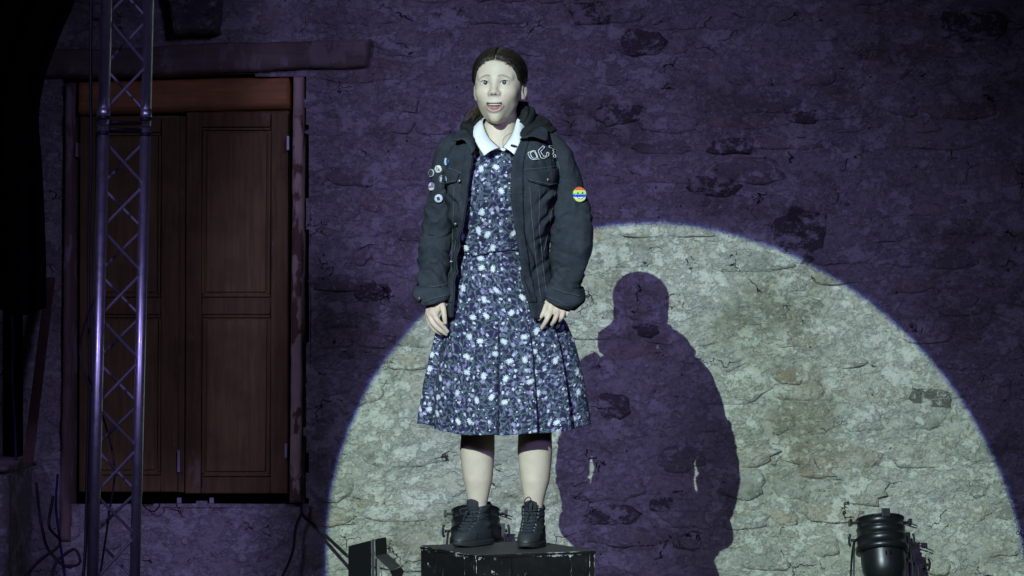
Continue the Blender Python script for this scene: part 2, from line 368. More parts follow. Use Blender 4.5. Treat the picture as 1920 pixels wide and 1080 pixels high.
dark_at = [(1110, 25, 80, 45), (1205, 80, 80, 55), (1160, 215, 95, 40), (1335, 350, 95, 45), (1500, 440, 110, 90), (1150, 965, 95, 40), (1505, 220, 60, 25), (700, 548, 60, 35), (1370, 275, 90, 28), (1745, 750, 90, 40), (1240, 945, 40, 30), (1210, 620, 50, 30), (1150, 760, 60, 50), (1820, 50, 120, 60)]
brown_at = [(693, 937, 60, 30), (1530, 880, 70, 30), (1480, 705, 60, 30), (1640, 110, 60, 40)]
def stone_mesh(cx, cz, w, h, seed):
    r = np.random.default_rng(seed); n = 18; a = np.linspace(0, 2 * np.pi, n, endpoint=False) + r.uniform(0, .3)
    ex = r.uniform(2.4, 4.2); ca, sa = np.cos(a), np.sin(a)
    rad = (np.abs(ca) ** ex + np.abs(sa) ** ex) ** (-1 / ex) * (1 + .10 * r.normal(size=n)) * (1 + .08 * np.cos(a * 2 + r.uniform(0, 6)))
    bx, bz = ca * rad * w / 2, sa * rad * h / 2
    pr = r.uniform(.000, .015); tx, tz = r.normal(0, .022), r.normal(0, .035)
    V = []; lev = [(1.0, -.035), (.99, -.004), (.94, pr * .75), (.74, pr), (.38, pr * 1.05)]
    for s, y in lev:
        x, z = bx * s, bz * s
        k = .0 if y < -.01 else 1.0
        yy = y + k * (tx * x / w * .3 + tz * z / h * .2 + .0045 * fbm(np.stack([(x + cx) * 16, (z + cz) * 16, np.full(n, seed % 97)], -1), 2, 31))
        V += [(float(p), float(-q), float(s_)) for p, q, s_ in zip(x, yy, z)]
    V.append((0, -pr, 0)); F = quads(len(lev), n, True)
    F += [((len(lev) - 1) * n + j, (len(lev) - 1) * n + (j + 1) % n, len(V) - 1) for j in range(n)]
    return V, F
stones = []; z = .0; row = 0
while z < 3.05:
    h = random.uniform(.07, .15); x = -2.65 + random.uniform(-.1, .1)
    while x < 2.65:
        w = random.uniform(.12, .40) * (.7 + h * 3)
        cx, cz, hh = x + w / 2, z + h / 2 + random.uniform(-.02, .02), h * random.uniform(.75, 1.0)
        if cx - w / 2 < DX1 and cx + w / 2 > DX0 and cz - hh / 2 < DZ1 + .15 and cz + hh / 2 > DZ0:
            if cx > DX1 - .05 and w > .1: cx = max(cx, DX1 + w * .5 + .004)
            elif cx < DX0: cx = min(cx, DX0 - w * .5 - .004)
            else: x += w; continue
        if random.random() < .92: stones.append((cx, cz, w * .93, hh * .93))
        x += w
    z += h
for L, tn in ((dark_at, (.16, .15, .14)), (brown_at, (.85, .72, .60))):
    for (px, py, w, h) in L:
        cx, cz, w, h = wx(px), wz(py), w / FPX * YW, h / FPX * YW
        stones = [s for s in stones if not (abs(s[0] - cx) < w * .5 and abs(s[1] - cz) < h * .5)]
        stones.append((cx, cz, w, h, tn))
def in_view(s): return abs(s[0]) < 2.14 and .14 < s[1] < 2.58
order = sorted(stones, key=lambda s: (not in_view(s), -s[2] * s[3]))
rest = MB()
for k, s in enumerate(order):
    V, F = stone_mesh(s[0], s[1], s[2], s[3], 1000 + k); y = YW - float(wall_h(np.array([s[0]]), np.array([s[1]]))[0]) * .8 + (.004 if len(s) < 5 else -.006)
    if in_view(s) and k < 300:
        o = mesh('stone', V, F, M_STONE, wall); o.location = (s[0], y, s[1])
        u = random.random()
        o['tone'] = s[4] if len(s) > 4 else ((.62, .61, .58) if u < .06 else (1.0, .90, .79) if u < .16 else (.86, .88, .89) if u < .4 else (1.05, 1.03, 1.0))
    else: rest.add([(p[0] + s[0], p[1] + y, p[2] + s[1]) for p in V], F)
if rest.v:
    o = rest.build('outlying_stones', M_STONE, wall, True); o['kind'] = 'stuff'; o['tone'] = (1.0, 1.0, 1.0)

# stone corbel and beam above the door
def wallbox(name, q, yf, yb, mat, parent=None, bev=.006, jit=0.0):
    """four image corners on the wall plane (clockwise from top left), front and back depth"""
    f = [(wx(p[0]), yf, wz(p[1])) for p in q]; b = [(wx(p[0]), yb, wz(p[1])) for p in q]
    o = MB().hexa(f + b).build(name, mat, parent)
    if bev: bevel(o, bev)
    return o
def rough_block(name, q, yf, yb, mat, nx, nz, amp, seed, fr=6, parent=None):
    """a hewn block: gridded front with chipped edges that turn back into the wall"""
    q = [np.array((wx(p[0]), wz(p[1]))) for p in q]; u = np.linspace(0, 1, nx); v = np.linspace(0, 1, nz); U, W_ = np.meshgrid(u, v)
    xy = ((1-U)*(1-W_))[..., None]*q[0] + (U*(1-W_))[..., None]*q[1] + (U*W_)[..., None]*q[2] + ((1-U)*W_)[..., None]*q[3]
    p3 = np.stack([xy[..., 0] * fr, xy[..., 1] * fr, np.full(U.shape, seed * 1.7)], -1)
    n = fbm(p3, 4, seed); ed = np.minimum(np.minimum(U * nx, (1 - U) * nx), np.minimum(W_ * nz, (1 - W_) * nz))
    y = yf - amp * n + np.where(ed < .5, (yb - yf), 0) + np.where((ed > .5) & (ed < 1.5), .3 * (yb - yf) * .2, 0)
    xx = xy[..., 0] + amp * .6 * fbm(p3 + 31, 3, seed + 5); zz = xy[..., 1] + amp * .6 * fbm(p3 + 57, 3, seed + 9)
    return mesh(name, np.stack([xx, y, zz], -1).reshape(-1, 3), quads(nz, nx, False), mat, parent)
beam = rough_block('lintel_beam', [(66, 90), (702, 70), (694, 129), (60, 152)], YW - .055, YW + .06, M_BEAM, 90, 14, .009, 4)
tag(beam, 'long weathered timber lintel beam above the wooden double door', 'beam', kind='thing')
corb = rough_block('corbel_stone', [(308, -40), (424, -40), (418, 66), (330, 70)], YW - .15, YW + .05, M_STONE, 22, 22, .014, 11)
corb['tone'] = (.35, .34, .33); tag(corb, 'dark stone corbel jutting from the wall above the lintel beam', 'corbel')

# double door
door = empty('double_door', (wx(345), YW, DZ0)); door['kind'] = 'thing'; tag(door, 'brown panelled wooden double door in a chipped old frame', 'door')
ps = rough_block('frame_post', [(547, 138), (573, 138), (569, 946), (540, 946)], YW - .03, YW + .10, M_POST, 7, 120, .004, 21, 14, door); ps['label'] = 'frame post with chipped salmon paint'
ps = rough_block('frame_post', [(122, 152), (141, 152), (138, 1020), (111, 1020)], YW - .045, YW + .10, M_POST2, 7, 120, .004, 23, 14, door); ps['label'] = 'grey weathered frame post'
ps = rough_block('head_board', [(142, 149), (546, 139), (545, 205), (141, 216)], YW - .002, YW + .10, M_HEAD, 70, 10, .003, 25, 12, door); ps['label'] = 'reddish head board'
def leaf_parts(x0, x1, y0, y1, flip):
    lf = wallbox('door_leaf', [(x0, y0), (x1, y0 - 2), (x1 - 3, y1), (x0 - 3, y1)], YW + .075, YW + .105, M_DOOR, door, .002)
    sw = 30; midy = 572
    def piece(nm, a, b, c, d, yf=.055, m=M_DOORDK): return wallbox(nm, [(a, c), (b, c), (b - 2, d), (a - 2, d)], YW + yf, YW + .0745, m, lf, .005)
    piece('stile', x0 + .5, x0 + sw, y0 + 2, y1 - 1); piece('stile', x1 - sw - 4, x1 - 2, y0 + 2, y1 - 1)
    piece('rail', x0 + sw + .5, x1 - sw - 4.5, y0 + 2, y0 + 30); piece('rail', x0 + sw + .5, x1 - sw - 4.5, midy - 14, midy + 18); piece('rail', x0 + sw + .5, x1 - sw - 4.5, y1 - 32, y1 - 1)
    for (c, d) in ((y0 + 31, midy - 15), (midy + 19, y1 - 33)):
        piece('panel', x0 + sw + 9, x1 - sw - 13, c + 9, d - 9, .064, M_DOOR)
        a, b = x0 + sw + 1, x1 - sw - 5
        for q in ((a, b, c, c + 5), (a, b, d - 5, d), (a, a + 5, c + 5.4, d - 5.4), (b - 5, b, c + 5.4, d - 5.4)): piece('moulding', *q, .06, M_DOOR)
    return lf
leaf_parts(146, 334, 217, 925, False); leaf_parts(346, 541, 207, 928, True)
wallbox('meeting_strip', [(335, 216), (345, 216), (342, 925), (331, 925)], YW + .07, YW + .10, M_DOORDK, door, .002)
for (x, y) in ((540, 255), (144, 268), (536, 832)): wallbox('hinge', [(x - 2, y), (x + 2, y), (x + 2, y + 26), (x - 2, y + 26)], YW - .006, YW + .07, M_PALEMET, door, 0)
wallbox('bolt', [(331, 845), (336, 845), (336, 886), (331, 886)], YW + .03, YW + .069, M_PALEMET, door, 0)
for x in (335, 396): wallbox('door_stop', [(x - 4, 934), (x + 4, 934), (x + 4, 944), (x - 4, 944)], YW + .02, YW + .05, M_PALEMET, door, 0)
MB().box((DX0, YW + .16, DZ0), (DX1, YW + .18, DZ1)).build('back_board', M_DRAPE, door); settle(door)

# ------------------------------------------------------------------ lighting truss
tr = empty('lighting_truss', P(207, 1080, 11.2)); tag(tr, 'silver aluminium lattice truss standing upright before the wooden door', 'truss')
YT = 11.2; sT = FPX / YT
pA_t, pA_b = PA(200.5, 0, YT), PA(174.5, 1080, YT)
ax = (pA_t - pA_b) / np.linalg.norm(pA_t - pA_b)
side, th = .165, R(37)
offs = [np.zeros(3), np.array([side * math.cos(th), side * math.sin(th), 0]), np.array([side * math.cos(th + R(62)), side * math.sin(th + R(62)), 0])]
zb = -pA_b[2] / ax[2]; base_pt = pA_b + ax * zb; zjoin = (CAMZ - (235 - 540) / sT - base_pt[2]) / ax[2]; ztop = 4.6
for k, of in enumerate(offs):
    for (s0, s1) in ((0.0, zjoin - .003), (zjoin + .003, ztop)):
        MB().tube([base_pt + of + ax * s0, base_pt + of + ax * s1], .0185 if k < 2 else .017, 20).build('chord_tube', M_ALU, tr, True)
    for dz in (-.026, .026):
        MB().tube([base_pt + of + ax * (zjoin + dz - .006), base_pt + of + ax * (zjoin + dz + .006)], .0215, 20).build('coupler_ring', M_DKSTEEL, tr, True)
    MB().tube([base_pt + of + ax * (zjoin + .028), base_pt + of + ax * (zjoin + .06)], .0205, 20).build('coupler_sleeve', M_ALU, tr, True)
for (i, j) in ((0, 1), (1, 2), (2, 0)):
    for sg in (-.012, .012):
        a_, b_ = base_pt + offs[i] + ax * (zjoin + sg), base_pt + offs[j] + ax * (zjoin + sg)
        MB().tube([a_, b_], .006, 8).build('cross_rod', M_DKSTEEL, tr, True)
    for (s0, s1) in ((.05, zjoin - .05), (zjoin + .05, ztop - .05)):
        n = max(2, int(round((s1 - s0) / .158))); hs = np.linspace(s0, s1, n + 1); ph = 0
        for k in range(n):
            p_, q_ = (i, j) if (k + ph) % 2 == 0 else (j, i)
            a_, b_ = base_pt + offs[p_] + ax * hs[k], base_pt + offs[q_] + ax * hs[k + 1]
            MB().tube([a_, b_], .0058, 8, False).build('lacing_rod', M_ROD, tr, True)
bp = MB().box((base_pt[0] - .2, YT - .2, 0), (base_pt[0] + .35, YT + .35, .012)).build('base_plate', M_DKSTEEL, tr); settle(tr)

# ------------------------------------------------------------------ cables, drape, bits at the left
def cable(px_pts, r, mat, label, n=60, group=None):
    pts = spline([PA(a, b, Y) for a, b, Y in px_pts], n); v, f = tube_vf(pts, r, 8)
    o = mesh('cable', v, f, mat); return tag(o, label, 'cable', group)
cable([(172, -60, 11.35), (170, 120, 11.35), (171, 300, 11.36), (166, 500, 11.38), (168, 700, 11.36), (163, 900, 11.34), (158, 1060, 11.3), (140, 1190, 11.2)], .006, M_RUBBER, 'black cable tied along the outer side of the aluminium truss')
cable([(178, 560, 11.3), (158, 610, 11.32), (150, 660, 11.34), (160, 705, 11.32), (172, 730, 11.3), (196, 790, 11.42), (215, 880, 11.42), (205, 960, 11.36), (170, 1190, 11.2)], .004, M_RUBBER, 'thin black cable looping out beside the truss')
cable([(567, 936, 13.2), (566, 960, 13.2), (590, 985, 13.15), (622, 1015, 13.0), (652, 1043, 12.72)], .007, M_RUBBER, 'black cable slanting from the door post to the floodlight')
cable([(566, 962, 13.2), (556, 985, 13.2), (550, 1030, 13.19), (540, 1060, 13.15), (528, 1085, 13.1), (500, 1235, 12.9)], .006, M_RUBBER, 'black cable dropping down the wall below the door post')
cable([(268, 946, 13.24), (276, 955, 13.24), (288, 959, 13.24), (297, 952, 13.24), (300, 943, 13.26)], .003, M_RUBBER, 'short loop of wire hanging under the door')
cable([(22, 570, 12.9), (24, 640, 12.9), (23, 720, 12.9), (28, 800, 12.9), (30, 870, 12.9)], .005, M_BLUECABLE, 'blue cable hanging down the dark post')
cable([(68, 905, 12.6), (78, 985, 12.6), (98, 1040, 12.5), (125, 1062, 12.5), (150, 1055, 12.5), (140, 1030, 12.5), (118, 1042, 12.5), (95, 1190, 12.4)], .006, M_RUBBER, 'black cable bundled in a loop at the wall foot, largest coil')
cable([(100, 930, 12.6), (92, 985, 12.6), (112, 1020, 12.5), (70, 1055, 12.5), (45, 1085, 12.5), (30, 1190, 12.4)], .006, M_RUBBER, 'black cable crossing the coil beside the stone ledge')
cable([(108, 890, 12.9), (105, 950, 12.8), (112, 1010, 12.7), (120, 1070, 12.5), (135, 1190, 12.4)], .005, M_BLUECABLE, 'blue cable dropping beside the grey door post')

def drape():
    keys = [(-420, 175), (-100, 165), (0, 140), (75, 108), (150, 82), (210, 72), (300, 77), (450, 84), (584, 86)]
    py = np.linspace(-420, 584, 90); xe = interp(keys, py)[0]; u = np.linspace(0, 1, 70); Yd = 11.6; V = []
    for p, e in zip(py, xe):
        for t_ in u:
            px = -330 + (e + 330) * t_
            q = P(px, p + (8 * math.sin(t_ * 23)) * (p > 560), Yd + .045 * math.sin(t_ * 46 + p * .0015) + .02 * math.sin(t_ * 17)); V.append(q)
    o = mesh('stage_curtain', V, quads(90, 70, False), M_DRAPE); solidify(o, .006)
    tag(o, 'black stage curtain hanging at the far left edge', 'curtain')
drape()
po = MB().box((wx(16), YW - .16, 0), (wx(47), YW - .05, 2.6)).build('timber_post', M_DRAPE); bevel(po, .006); tag(po, 'black timber post against the wall below the curtain', 'post')
pl = MB().hexa([P(86, 520, 13.05), P(104, 520, 13.05), P(62, 870, 12.75), P(42, 870, 12.75), P(86, 520, 13.09), P(104, 520, 13.09), P(62, 870, 12.79), P(42, 870, 12.79)]).build('wooden_plank', M_PLANK)
bevel(pl, .004); tag(pl, 'narrow brown plank leaning against the wall beside the black post', 'plank')
led = rough_block('stone_ledge', [(-120, 857), (66, 857), (66, 1240), (-120, 1240)], YW - .62, YW - .1, M_STONE, 30, 46, .012, 41, 7); led['tone'] = (.62, .6, .6); tag(led, 'low rough stone block at the bottom left corner', 'ledge')
lt = rough_block('cap_slab', [(-120, 851), (72, 851), (68, 872), (-120, 872)], YW - .66, YW - .1, M_STONE, 30, 6, .006, 43, 9, led); lt['tone'] = (.7, .68, .68)

# ------------------------------------------------------------------ parcans on the floor
def parcan(px, py, Y, yaw, label):
    """py: image row of the lamp's upper rim"""
    s = FPX / Y; root = empty('par_lamp', (P(px, py, Y).x, Y, 0)); tag(root, label, 'stage lamp', 'par lamps on the floor by the wall')
    zc = P(px, py, Y).z - .15
    Mx = Matrix.Translation((P(px, py, Y).x, Y, zc)) @ Matrix.Rotation(R(yaw), 4, 'Z') @ Matrix.Rotation(R(-19), 4, 'X') @ Matrix.Scale(.93, 4)
    MB().lathe([(0, -.150), (.03, -.149), (.058, -.138), (.080, -.114), (.092, -.080), (.095, -.045), (.0955, .006)], 40, Mx).build('lamp_dome', M_BLKMET, root, True)
    MB().lathe([(.096, .0), (.114, .0), (.1145, .022), (.112, .026), (.108, .028), (.1065, .060), (.109, .062), (.109, .066), (.1045, .068), (.103, .098), (.1055, .10), (.1055, .104), (.101, .106), (.099, .140), (.1045, .142), (.1045, .147), (.088, .147), (.086, .06), (.0, .055)], 40, Mx).build('lamp_can', M_BLKMET, root, True)
    for sx in (-1, 1):
        o = MB(); o.box((min(.092 * sx, .132 * sx), -.014, .128), (max(.092 * sx, .132 * sx), .014, .133), Mx); o.box((min(.124 * sx, .136 * sx), -.018, .120), (max(.124 * sx, .136 * sx), .018, .144), Mx)
        o.build('gel_clip', M_BLKMET, root)
    bevel(MB().box((-.018, -.112, .128), (.018, -.100, .166), Mx).build('gel_clip', M_DKSTEEL, root), .002)
    MB().tube([Mx @ Vector(q) for q in ((.10, -.02, .118), (.152, -.02, .100), (.156, -.02, .110), (.112, -.02, .128))], .0025, 6).build('safety_clip', M_DKSTEEL, root, True)
    for k in (-.010, .010): MB().box((k - .0025, -.0965, -.034), (k + .0025, -.0935, -.016), Mx).build('vent_slot', M_DRAPE, root)
    MB().box((-.016, -.086, -.094), (.016, -.0805, -.090), Mx).build('nameplate', M_PALEMET, root)
    for sx in (-1, 1):
        pv = Mx @ Vector((.108 * sx, 0, .055)); x0 = pv.x
        k = MB(); k.tube([pv, pv + Vector((.024 * sx, 0, 0))], .006, 10); k.tube([pv + Vector((.026 * sx, 0, -.024)), pv + Vector((.030 * sx, 0, -.012)), pv + Vector((.031 * sx, 0, .0)), pv + Vector((.030 * sx, 0, .012)), pv + Vector((.026 * sx, 0, .024))], .005, 8)
        k.build('tilt_knob', M_DKSTEEL, root, True)
        for dy in (-.022, .022):
            b = spline([pv + Vector((.010 * sx, dy * .3, -.004)), pv + Vector((.013 * sx, dy, -.03)), Vector((x0 + .020 * sx, Y + dy * 3.2, .16)), Vector((x0 + .024 * sx, Y + dy * 5, .006))], 20)
            v, f = tube_vf(b, .0042, 6); mesh('yoke_leg', v, f, M_DKSTEEL, root)
        MB().tube([(x0 + .024 * sx, Y - .11, .006), (x0 + .024 * sx, Y + .11, .006)], .006, 6).build('yoke_foot', M_DKSTEEL, root, True)
    if True:
        pv = Mx @ Vector((.10, .03, -.02))
        v, f = tube_vf(spline([pv, pv + Vector((.05, .0, -.03)), pv + Vector((.055, 0, -.12)), Vector((pv.x + .06, Y + .04, .01))], 24), .006, 8); mesh('lamp_lead', v, f, M_RUBBER, root)
        MB().box((.098, -.012, .02), (.124, .03, .085), Mx).build('terminal_box', M_BLKMET, root)
    settle(root)
parcan(1655, 965, 12.95, 8, 'black par can lamp tilted up at the wall at the right')
parcan(893, 948, 12.95, 4, 'black par can lamp at the wall behind the singer\'s boots')

# floodlight with barn doors
fl = empty('floodlight', (P(700, 1080, 12.6).x, 12.6, 0)); tag(fl, 'black boxy floodlight with open barn doors beside the black box', 'stage lamp')
def pb(name, q, Y0, Y1, mat=M_BLKMET, bv=.002):
    Yf = [Y0] * 4 if np.isscalar(Y0) else Y0
    f = [P(a, b, y) for (a, b), y in zip(q, Yf)]; bk = [P(a, b, y + Y1) for (a, b), y in zip(q, Yf)]
    return bevel(MB().hexa(f + bk).build(name, mat, fl), bv)
pb('housing', [(653, 1024), (696, 1013), (697, 1180), (653, 1170)], [12.7, 12.6, 12.6, 12.7], .22)
for k in range(0): pb('cooling_fin', [(656 + k * 9, 1020 - k * 2.3), (658 + k * 9, 1019.5 - k * 2.3), (658 + k * 9, 1165), (656 + k * 9, 1165)], 12.68 - k * .02, .24, M_BLKMET, .0005)
pb('bezel', [(696.5, 1012), (702, 1010), (703, 1182), (697.5, 1182)], 12.575, .27, M_DKSTEEL)
pb('barn_door', [(703, 1011), (724, 1007), (726, 1040), (704, 1042)], [12.58, 12.66, 12.66, 12.58], .006, M_DKSTEEL, .001)
pb('barn_door', [(702, 1042), (727, 1038), (751, 1062), (733, 1070)], [12.52, 12.6, 12.55, 12.45], .006, M_DKSTEEL, .001)
pb('barn_door', [(704, 1088), (728, 1084), (748, 1110), (730, 1120)], [12.52, 12.6, 12.55, 12.45], .006, M_DKSTEEL, .001)
pb('barn_door', [(731, 1071), (752, 1063), (758, 1072), (744, 1100)], [12.46, 12.55, 12.55, 12.46], .006, M_BLKMET, .001)
pb('lens', [(703.5, 1045), (712, 1050), (712, 1100), (703.5, 1100)], 12.62, .2, M_GLASS, .001)
MB().tube([P(668, 1150, 12.6), P(668, 1150, 12.6) * 1 + Vector((0, 0, -.1)), Vector((P(668, 1150, 12.6).x, 12.6, .01))], .012, 8).build('stand_leg', M_DKSTEEL, fl, True)
MB().box((P(640, 1150, 12.6).x, 12.45, 0), (P(720, 1150, 12.6).x, 12.85, .012)).build('floor_plate', M_DKSTEEL, fl); settle(fl)

# ------------------------------------------------------------------ the black box
BS, BB, BTOP = .431, R(26), .5
bx = empty('stage_box', (-.017, 10.84, 0)); bx.rotation_euler = (0, 0, BB); tag(bx, 'scuffed black wooden box that the singer stands on', 'box')
def worn_board(name, lo, hi, mat, parent, n=24, edge=.010):
    """board with a gridded skin so its edges can carry a wear mask"""
    bm = bmesh.new(); bmesh.ops.create_cube(bm, size=1)
    bmesh.ops.subdivide_edges(bm, edges=bm.edges[:], cuts=n, use_grid_fill=True)
    lo, hi = Vector(lo), Vector(hi)
    me = bpy.data.meshes.new(name); wear = []
    for v in bm.verts:
        u = (v.co + Vector((.5, .5, .5))); v.co = Vector([lo[i] + (hi[i] - lo[i]) * u[i] for i in range(3)])
        dd = sorted(min(u[i], 1 - u[i]) * (hi[i] - lo[i]) for i in range(3)); wear.append(max(0, 1 - dd[1] / edge))
    bm.to_mesh(me); bm.free(); at = me.attributes.new('wear', 'FLOAT', 'POINT'); at.data.foreach_set('value', wear)
    return link(name, me, mat, parent)
h_ = BS / 2; t_ = .018
for k in range(4):
    nb = 3; ws = [-h_, -h_ + BS * .30, -h_ + BS * .80, h_ - t_ - .0005]
    for q in range(nb):
        b = worn_board('board', (ws[q] + .0012, -h_, .012), (ws[q + 1] - .0012, -h_ + t_, BTOP - .0125), M_BOX, bx, 22, .008); b.rotation_euler = (0, 0, R(90 * k))
worn_board('top_board', (-h_ - .003, -h_ - .003, BTOP - .012), (h_ + .003, h_ + .003, BTOP - .003), M_BOX, bx, 40, .006)
MB().box((-h_ + .002, -h_ + .002, BTOP - .0029), (h_ - .002, h_ - .002, BTOP)).build('top_sheet', M_BOXTOP, bx)
for sx in (-1, 1):
    for sy in (-1, 1): MB().box((sx * .16 - .03, sy * .16 - .03, 0), (sx * .16 + .03, sy * .16 + .03, .012)).build('foot', M_RUBBER, bx)

# ------------------------------------------------------------------ the singer
S = FPX / YB                                   # pixels per metre at the singer
person = empty('person', (P(935, 1028, YB).x, YB, BTOP))
tag(person, 'person singing in a floral dress and black denim jacket, standing on the black box', 'person')
def W(px, py, dy=0.0): return np.array(P(px, py, YB + dy))

# --- head: a signed distance field cast along rays from the middle of the skull
HC = W(935.5, 155.3, -.018); YAW = R(-9.5)
RZ = np.array(Matrix.Rotation(YAW, 3, 'Z'))
def to_world(p): return np.asarray(p) @ RZ.T + HC
def ell(p, c, r):
    q = (p - np.array(c)) / np.array(r); k0 = np.linalg.norm(q, axis=-1); k1 = np.linalg.norm(q / np.array(r), axis=-1); return k0 * (k0 - 1) / (k1 + 1e-9)
def cap(p, a, b, ra, rb):
    a, b = np.array(a), np.array(b); ab = b - a; h = np.clip(((p - a) @ ab) / ab.dot(ab), 0, 1); return np.linalg.norm(p - a - h[..., None] * ab, axis=-1) - (ra + (rb - ra) * h)
def smin(a, b, k): h = np.clip(.5 + .5 * (b - a) / k, 0, 1); return b + (a - b) * h - k * h * (1 - h)
def smax(a, b, k): return -smin(-a, -b, k)
EYE = [(-.0330, -.0735, -.0045), (.0320, -.0735, -.0040)]
MZ = -.0830
def skull(p):
    d = ell(p, (0, .018, .035), (.077, .094, .0745)); d = smin(d, ell(p, (0, -.02, .03), (.069, .066, .062)), .032)
    d = smin(d, ell(p, (0, -.018, -.03), (.0735, .068, .07)), .032); d = smin(d, ell(p, (-.002, -.020, -.083), (.0520, .062, .0555)), .042)
    return d
def mouth(p): return smax(ell(p, (0, -.098, MZ + .0075), (.0262, .040, .0215)), (p[..., 2] - (MZ + .0085 + 5 * p[..., 0] ** 2)), .0025)
def head_sdf(p):
    ax_ = np.abs(p[..., 0]); ps_ = np.stack([ax_, p[..., 1], p[..., 2]], -1)
    d = skull(p)
    d = smin(d, ell(p, (0, -.068, -.117), (.021, .021, .021)), .018)
    d = smin(d, ell(ps_, (.037, -.057, -.036), (.029, .029, .027)), .02)
    d = smin(d, cap(ps_, (.008, -.079, .016), (.046, -.066, .015), .011, .009), .014)
    d = smax(d, -ell(ps_, (.0310, -.105, -.0045), (.0155, .020, .0130)), .013)
    d = smin(d, ell(ps_, (.0325, -.0735, -.0043), (.0150, .0138, .0132)), .006)
    d = smin(d, cap(p, (0, -.083, .008), (0, -.097, -.030), .0055, .0092), .018)
    d = smin(d, ell(p, (0, -.1015, -.0365), (.0115, .0105, .0092)), .009)
    d = smin(d, ell(ps_, (.0130, -.094, -.0405), (.0068, .009, .0065)), .007)
    d = smax(d, -ell(ps_, (.0068, -.100, -.0478), (.0042, .007, .0035)), .003)
    d = smin(d, ell(p, (0, -.070, -.072), (.037, .0265, .034)), .02)
    # parted lips: swell the rim of the opening, then carve it
    mo = mouth(p); up_ = p[..., 2] > MZ + .004
    d = d - np.where(up_, .0012, .0042) * np.exp(-((mo - .0035) / np.where(up_, .0028, .0042)) ** 2) * (p[..., 1] < -.05)
    d = smax(d, -mo, .0022)
    # ears
    c, s = math.cos(.35), math.sin(.35); e = ps_ - np.array((.0805, .018, -.027)); e = np.stack([e[..., 0] * c - e[..., 1] * s, e[..., 0] * s + e[..., 1] * c, e[..., 2]], -1)
    ear = ell(e, (0, 0, 0), (.0080, .020, .0325)); ear = smax(ear, -ell(e, (.008, -.002, .002), (.0065, .011, .019)), .004)
    d = smin(d, ear, .006)
    return d
ORG = np.array((0, -.006, -.030))
def cast(sdf, nu, nv, t0=.45, it=46):
    u = np.linspace(-1, 1, nu, endpoint=False); ph = np.pi * (.5 * u + .5 * u ** 3)
    w = np.linspace(-1, 1, nv); th_ = np.pi / 2 * (.72 * w + .28 * w ** 3); th_ = th_ * .998
    PH, TH = np.meshgrid(ph, th_); d = np.stack([np.sin(PH) * np.cos(TH), -np.cos(PH) * np.cos(TH), np.sin(TH)], -1).reshape(-1, 3)
    t = np.full(len(d), t0)
    lowd = d[:, 2] < -.55
    for _ in range(it): t = np.maximum(t - np.clip(sdf(ORG + d * t[:, None]), -.02, .05) * .8, .01)
    for _ in range(170): t[lowd] = np.maximum(t[lowd] - np.clip(sdf(ORG + d[lowd] * t[lowd][:, None]), -.02, .05) * .8, .01)
    return d, t, quads(nv, nu, True)
dirs, tt, HF = cast(head_sdf, 250, 230)
hv = ORG + dirs * tt[:, None]
x_, y_, z_ = hv.T; front = y_ < -.03
def almond(x, z, k):
    cx = EYE[k][0]; u = (x - cx) / .0148; return np.where(np.abs(u) < 1, np.abs(z - EYE[k][2] - .0008 * u * (1 if k else -1)) / (.0072 * (1 - u * u) ** .7 + 1e-6), 9)
al = np.minimum(almond(x_, z_, 0), almond(x_, z_, 1)); op = front & (al < 1)
hv[op] = hv[op] - dirs[op] * .006
# colour of skin, lips, brows, lash lines; nostril and mouth shade painted in
SK = np.array((.565, .480, .37)); hc = np.tile(SK, (len(hv), 1))
def paint(mask, c): hc[:] = hc * (1 - mask[:, None]) + np.array(c) * mask[:, None]
g2 = lambda cx, cz, sx, sz: np.exp(-((x_ - cx) / sx) ** 2 - ((z_ - cz) / sz) ** 2) * front
paint(.35 * (g2(-.042, -.040, .022, .018) + g2(.042, -.040, .022, .018)), (.66, .47, .40))
paint(.35 * g2(0, -.040, .012, .010), (.62, .45, .38))
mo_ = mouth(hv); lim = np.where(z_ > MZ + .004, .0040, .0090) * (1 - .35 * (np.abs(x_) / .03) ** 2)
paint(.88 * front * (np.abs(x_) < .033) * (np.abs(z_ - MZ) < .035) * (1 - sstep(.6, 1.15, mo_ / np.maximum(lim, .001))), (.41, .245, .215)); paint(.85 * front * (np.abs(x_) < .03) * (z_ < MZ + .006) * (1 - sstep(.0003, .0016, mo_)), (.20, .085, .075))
deep = front & (mo_ < .0022) & (y_ > -.0895 + 8 * x_ ** 2); paint(deep.astype(float), (.07, .022, .022))  # mouth rim and lining: dark red, with the shade of the hollow painted in
for k, sg in ((0, -1), (1, 1)):
    a_ = np.abs(x_); bz = np.interp(np.abs(x_ - .0), [.012, .020, .030, .045, .060], [.0165, .0190, .0195, .0135, .0030]); bw = np.interp(a_, [.012, .03, .06], [.0032, .0030, .0018])
    m = front * (np.sign(x_) == sg) * sstep(.010, .014, a_) * (1 - sstep(.044, .056, a_)) * (y_ < -.045) * (1 - sstep(.6, 1.4, np.abs(z_ - bz) / bw)); paint(.62 * m, (.14, .105, .08))
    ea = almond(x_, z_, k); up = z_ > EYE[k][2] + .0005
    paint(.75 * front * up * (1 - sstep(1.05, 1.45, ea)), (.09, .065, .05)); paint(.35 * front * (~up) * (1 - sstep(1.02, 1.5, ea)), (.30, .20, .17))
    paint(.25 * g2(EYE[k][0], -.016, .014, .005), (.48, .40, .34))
paint(.85 * g2(-.0068, -.0470, .0042, .0028) + .85 * g2(.0068, -.0470, .0042, .0028), (.13, .06, .05))  # shade of the nostrils painted into the skin colour
head_v = to_world(hv)

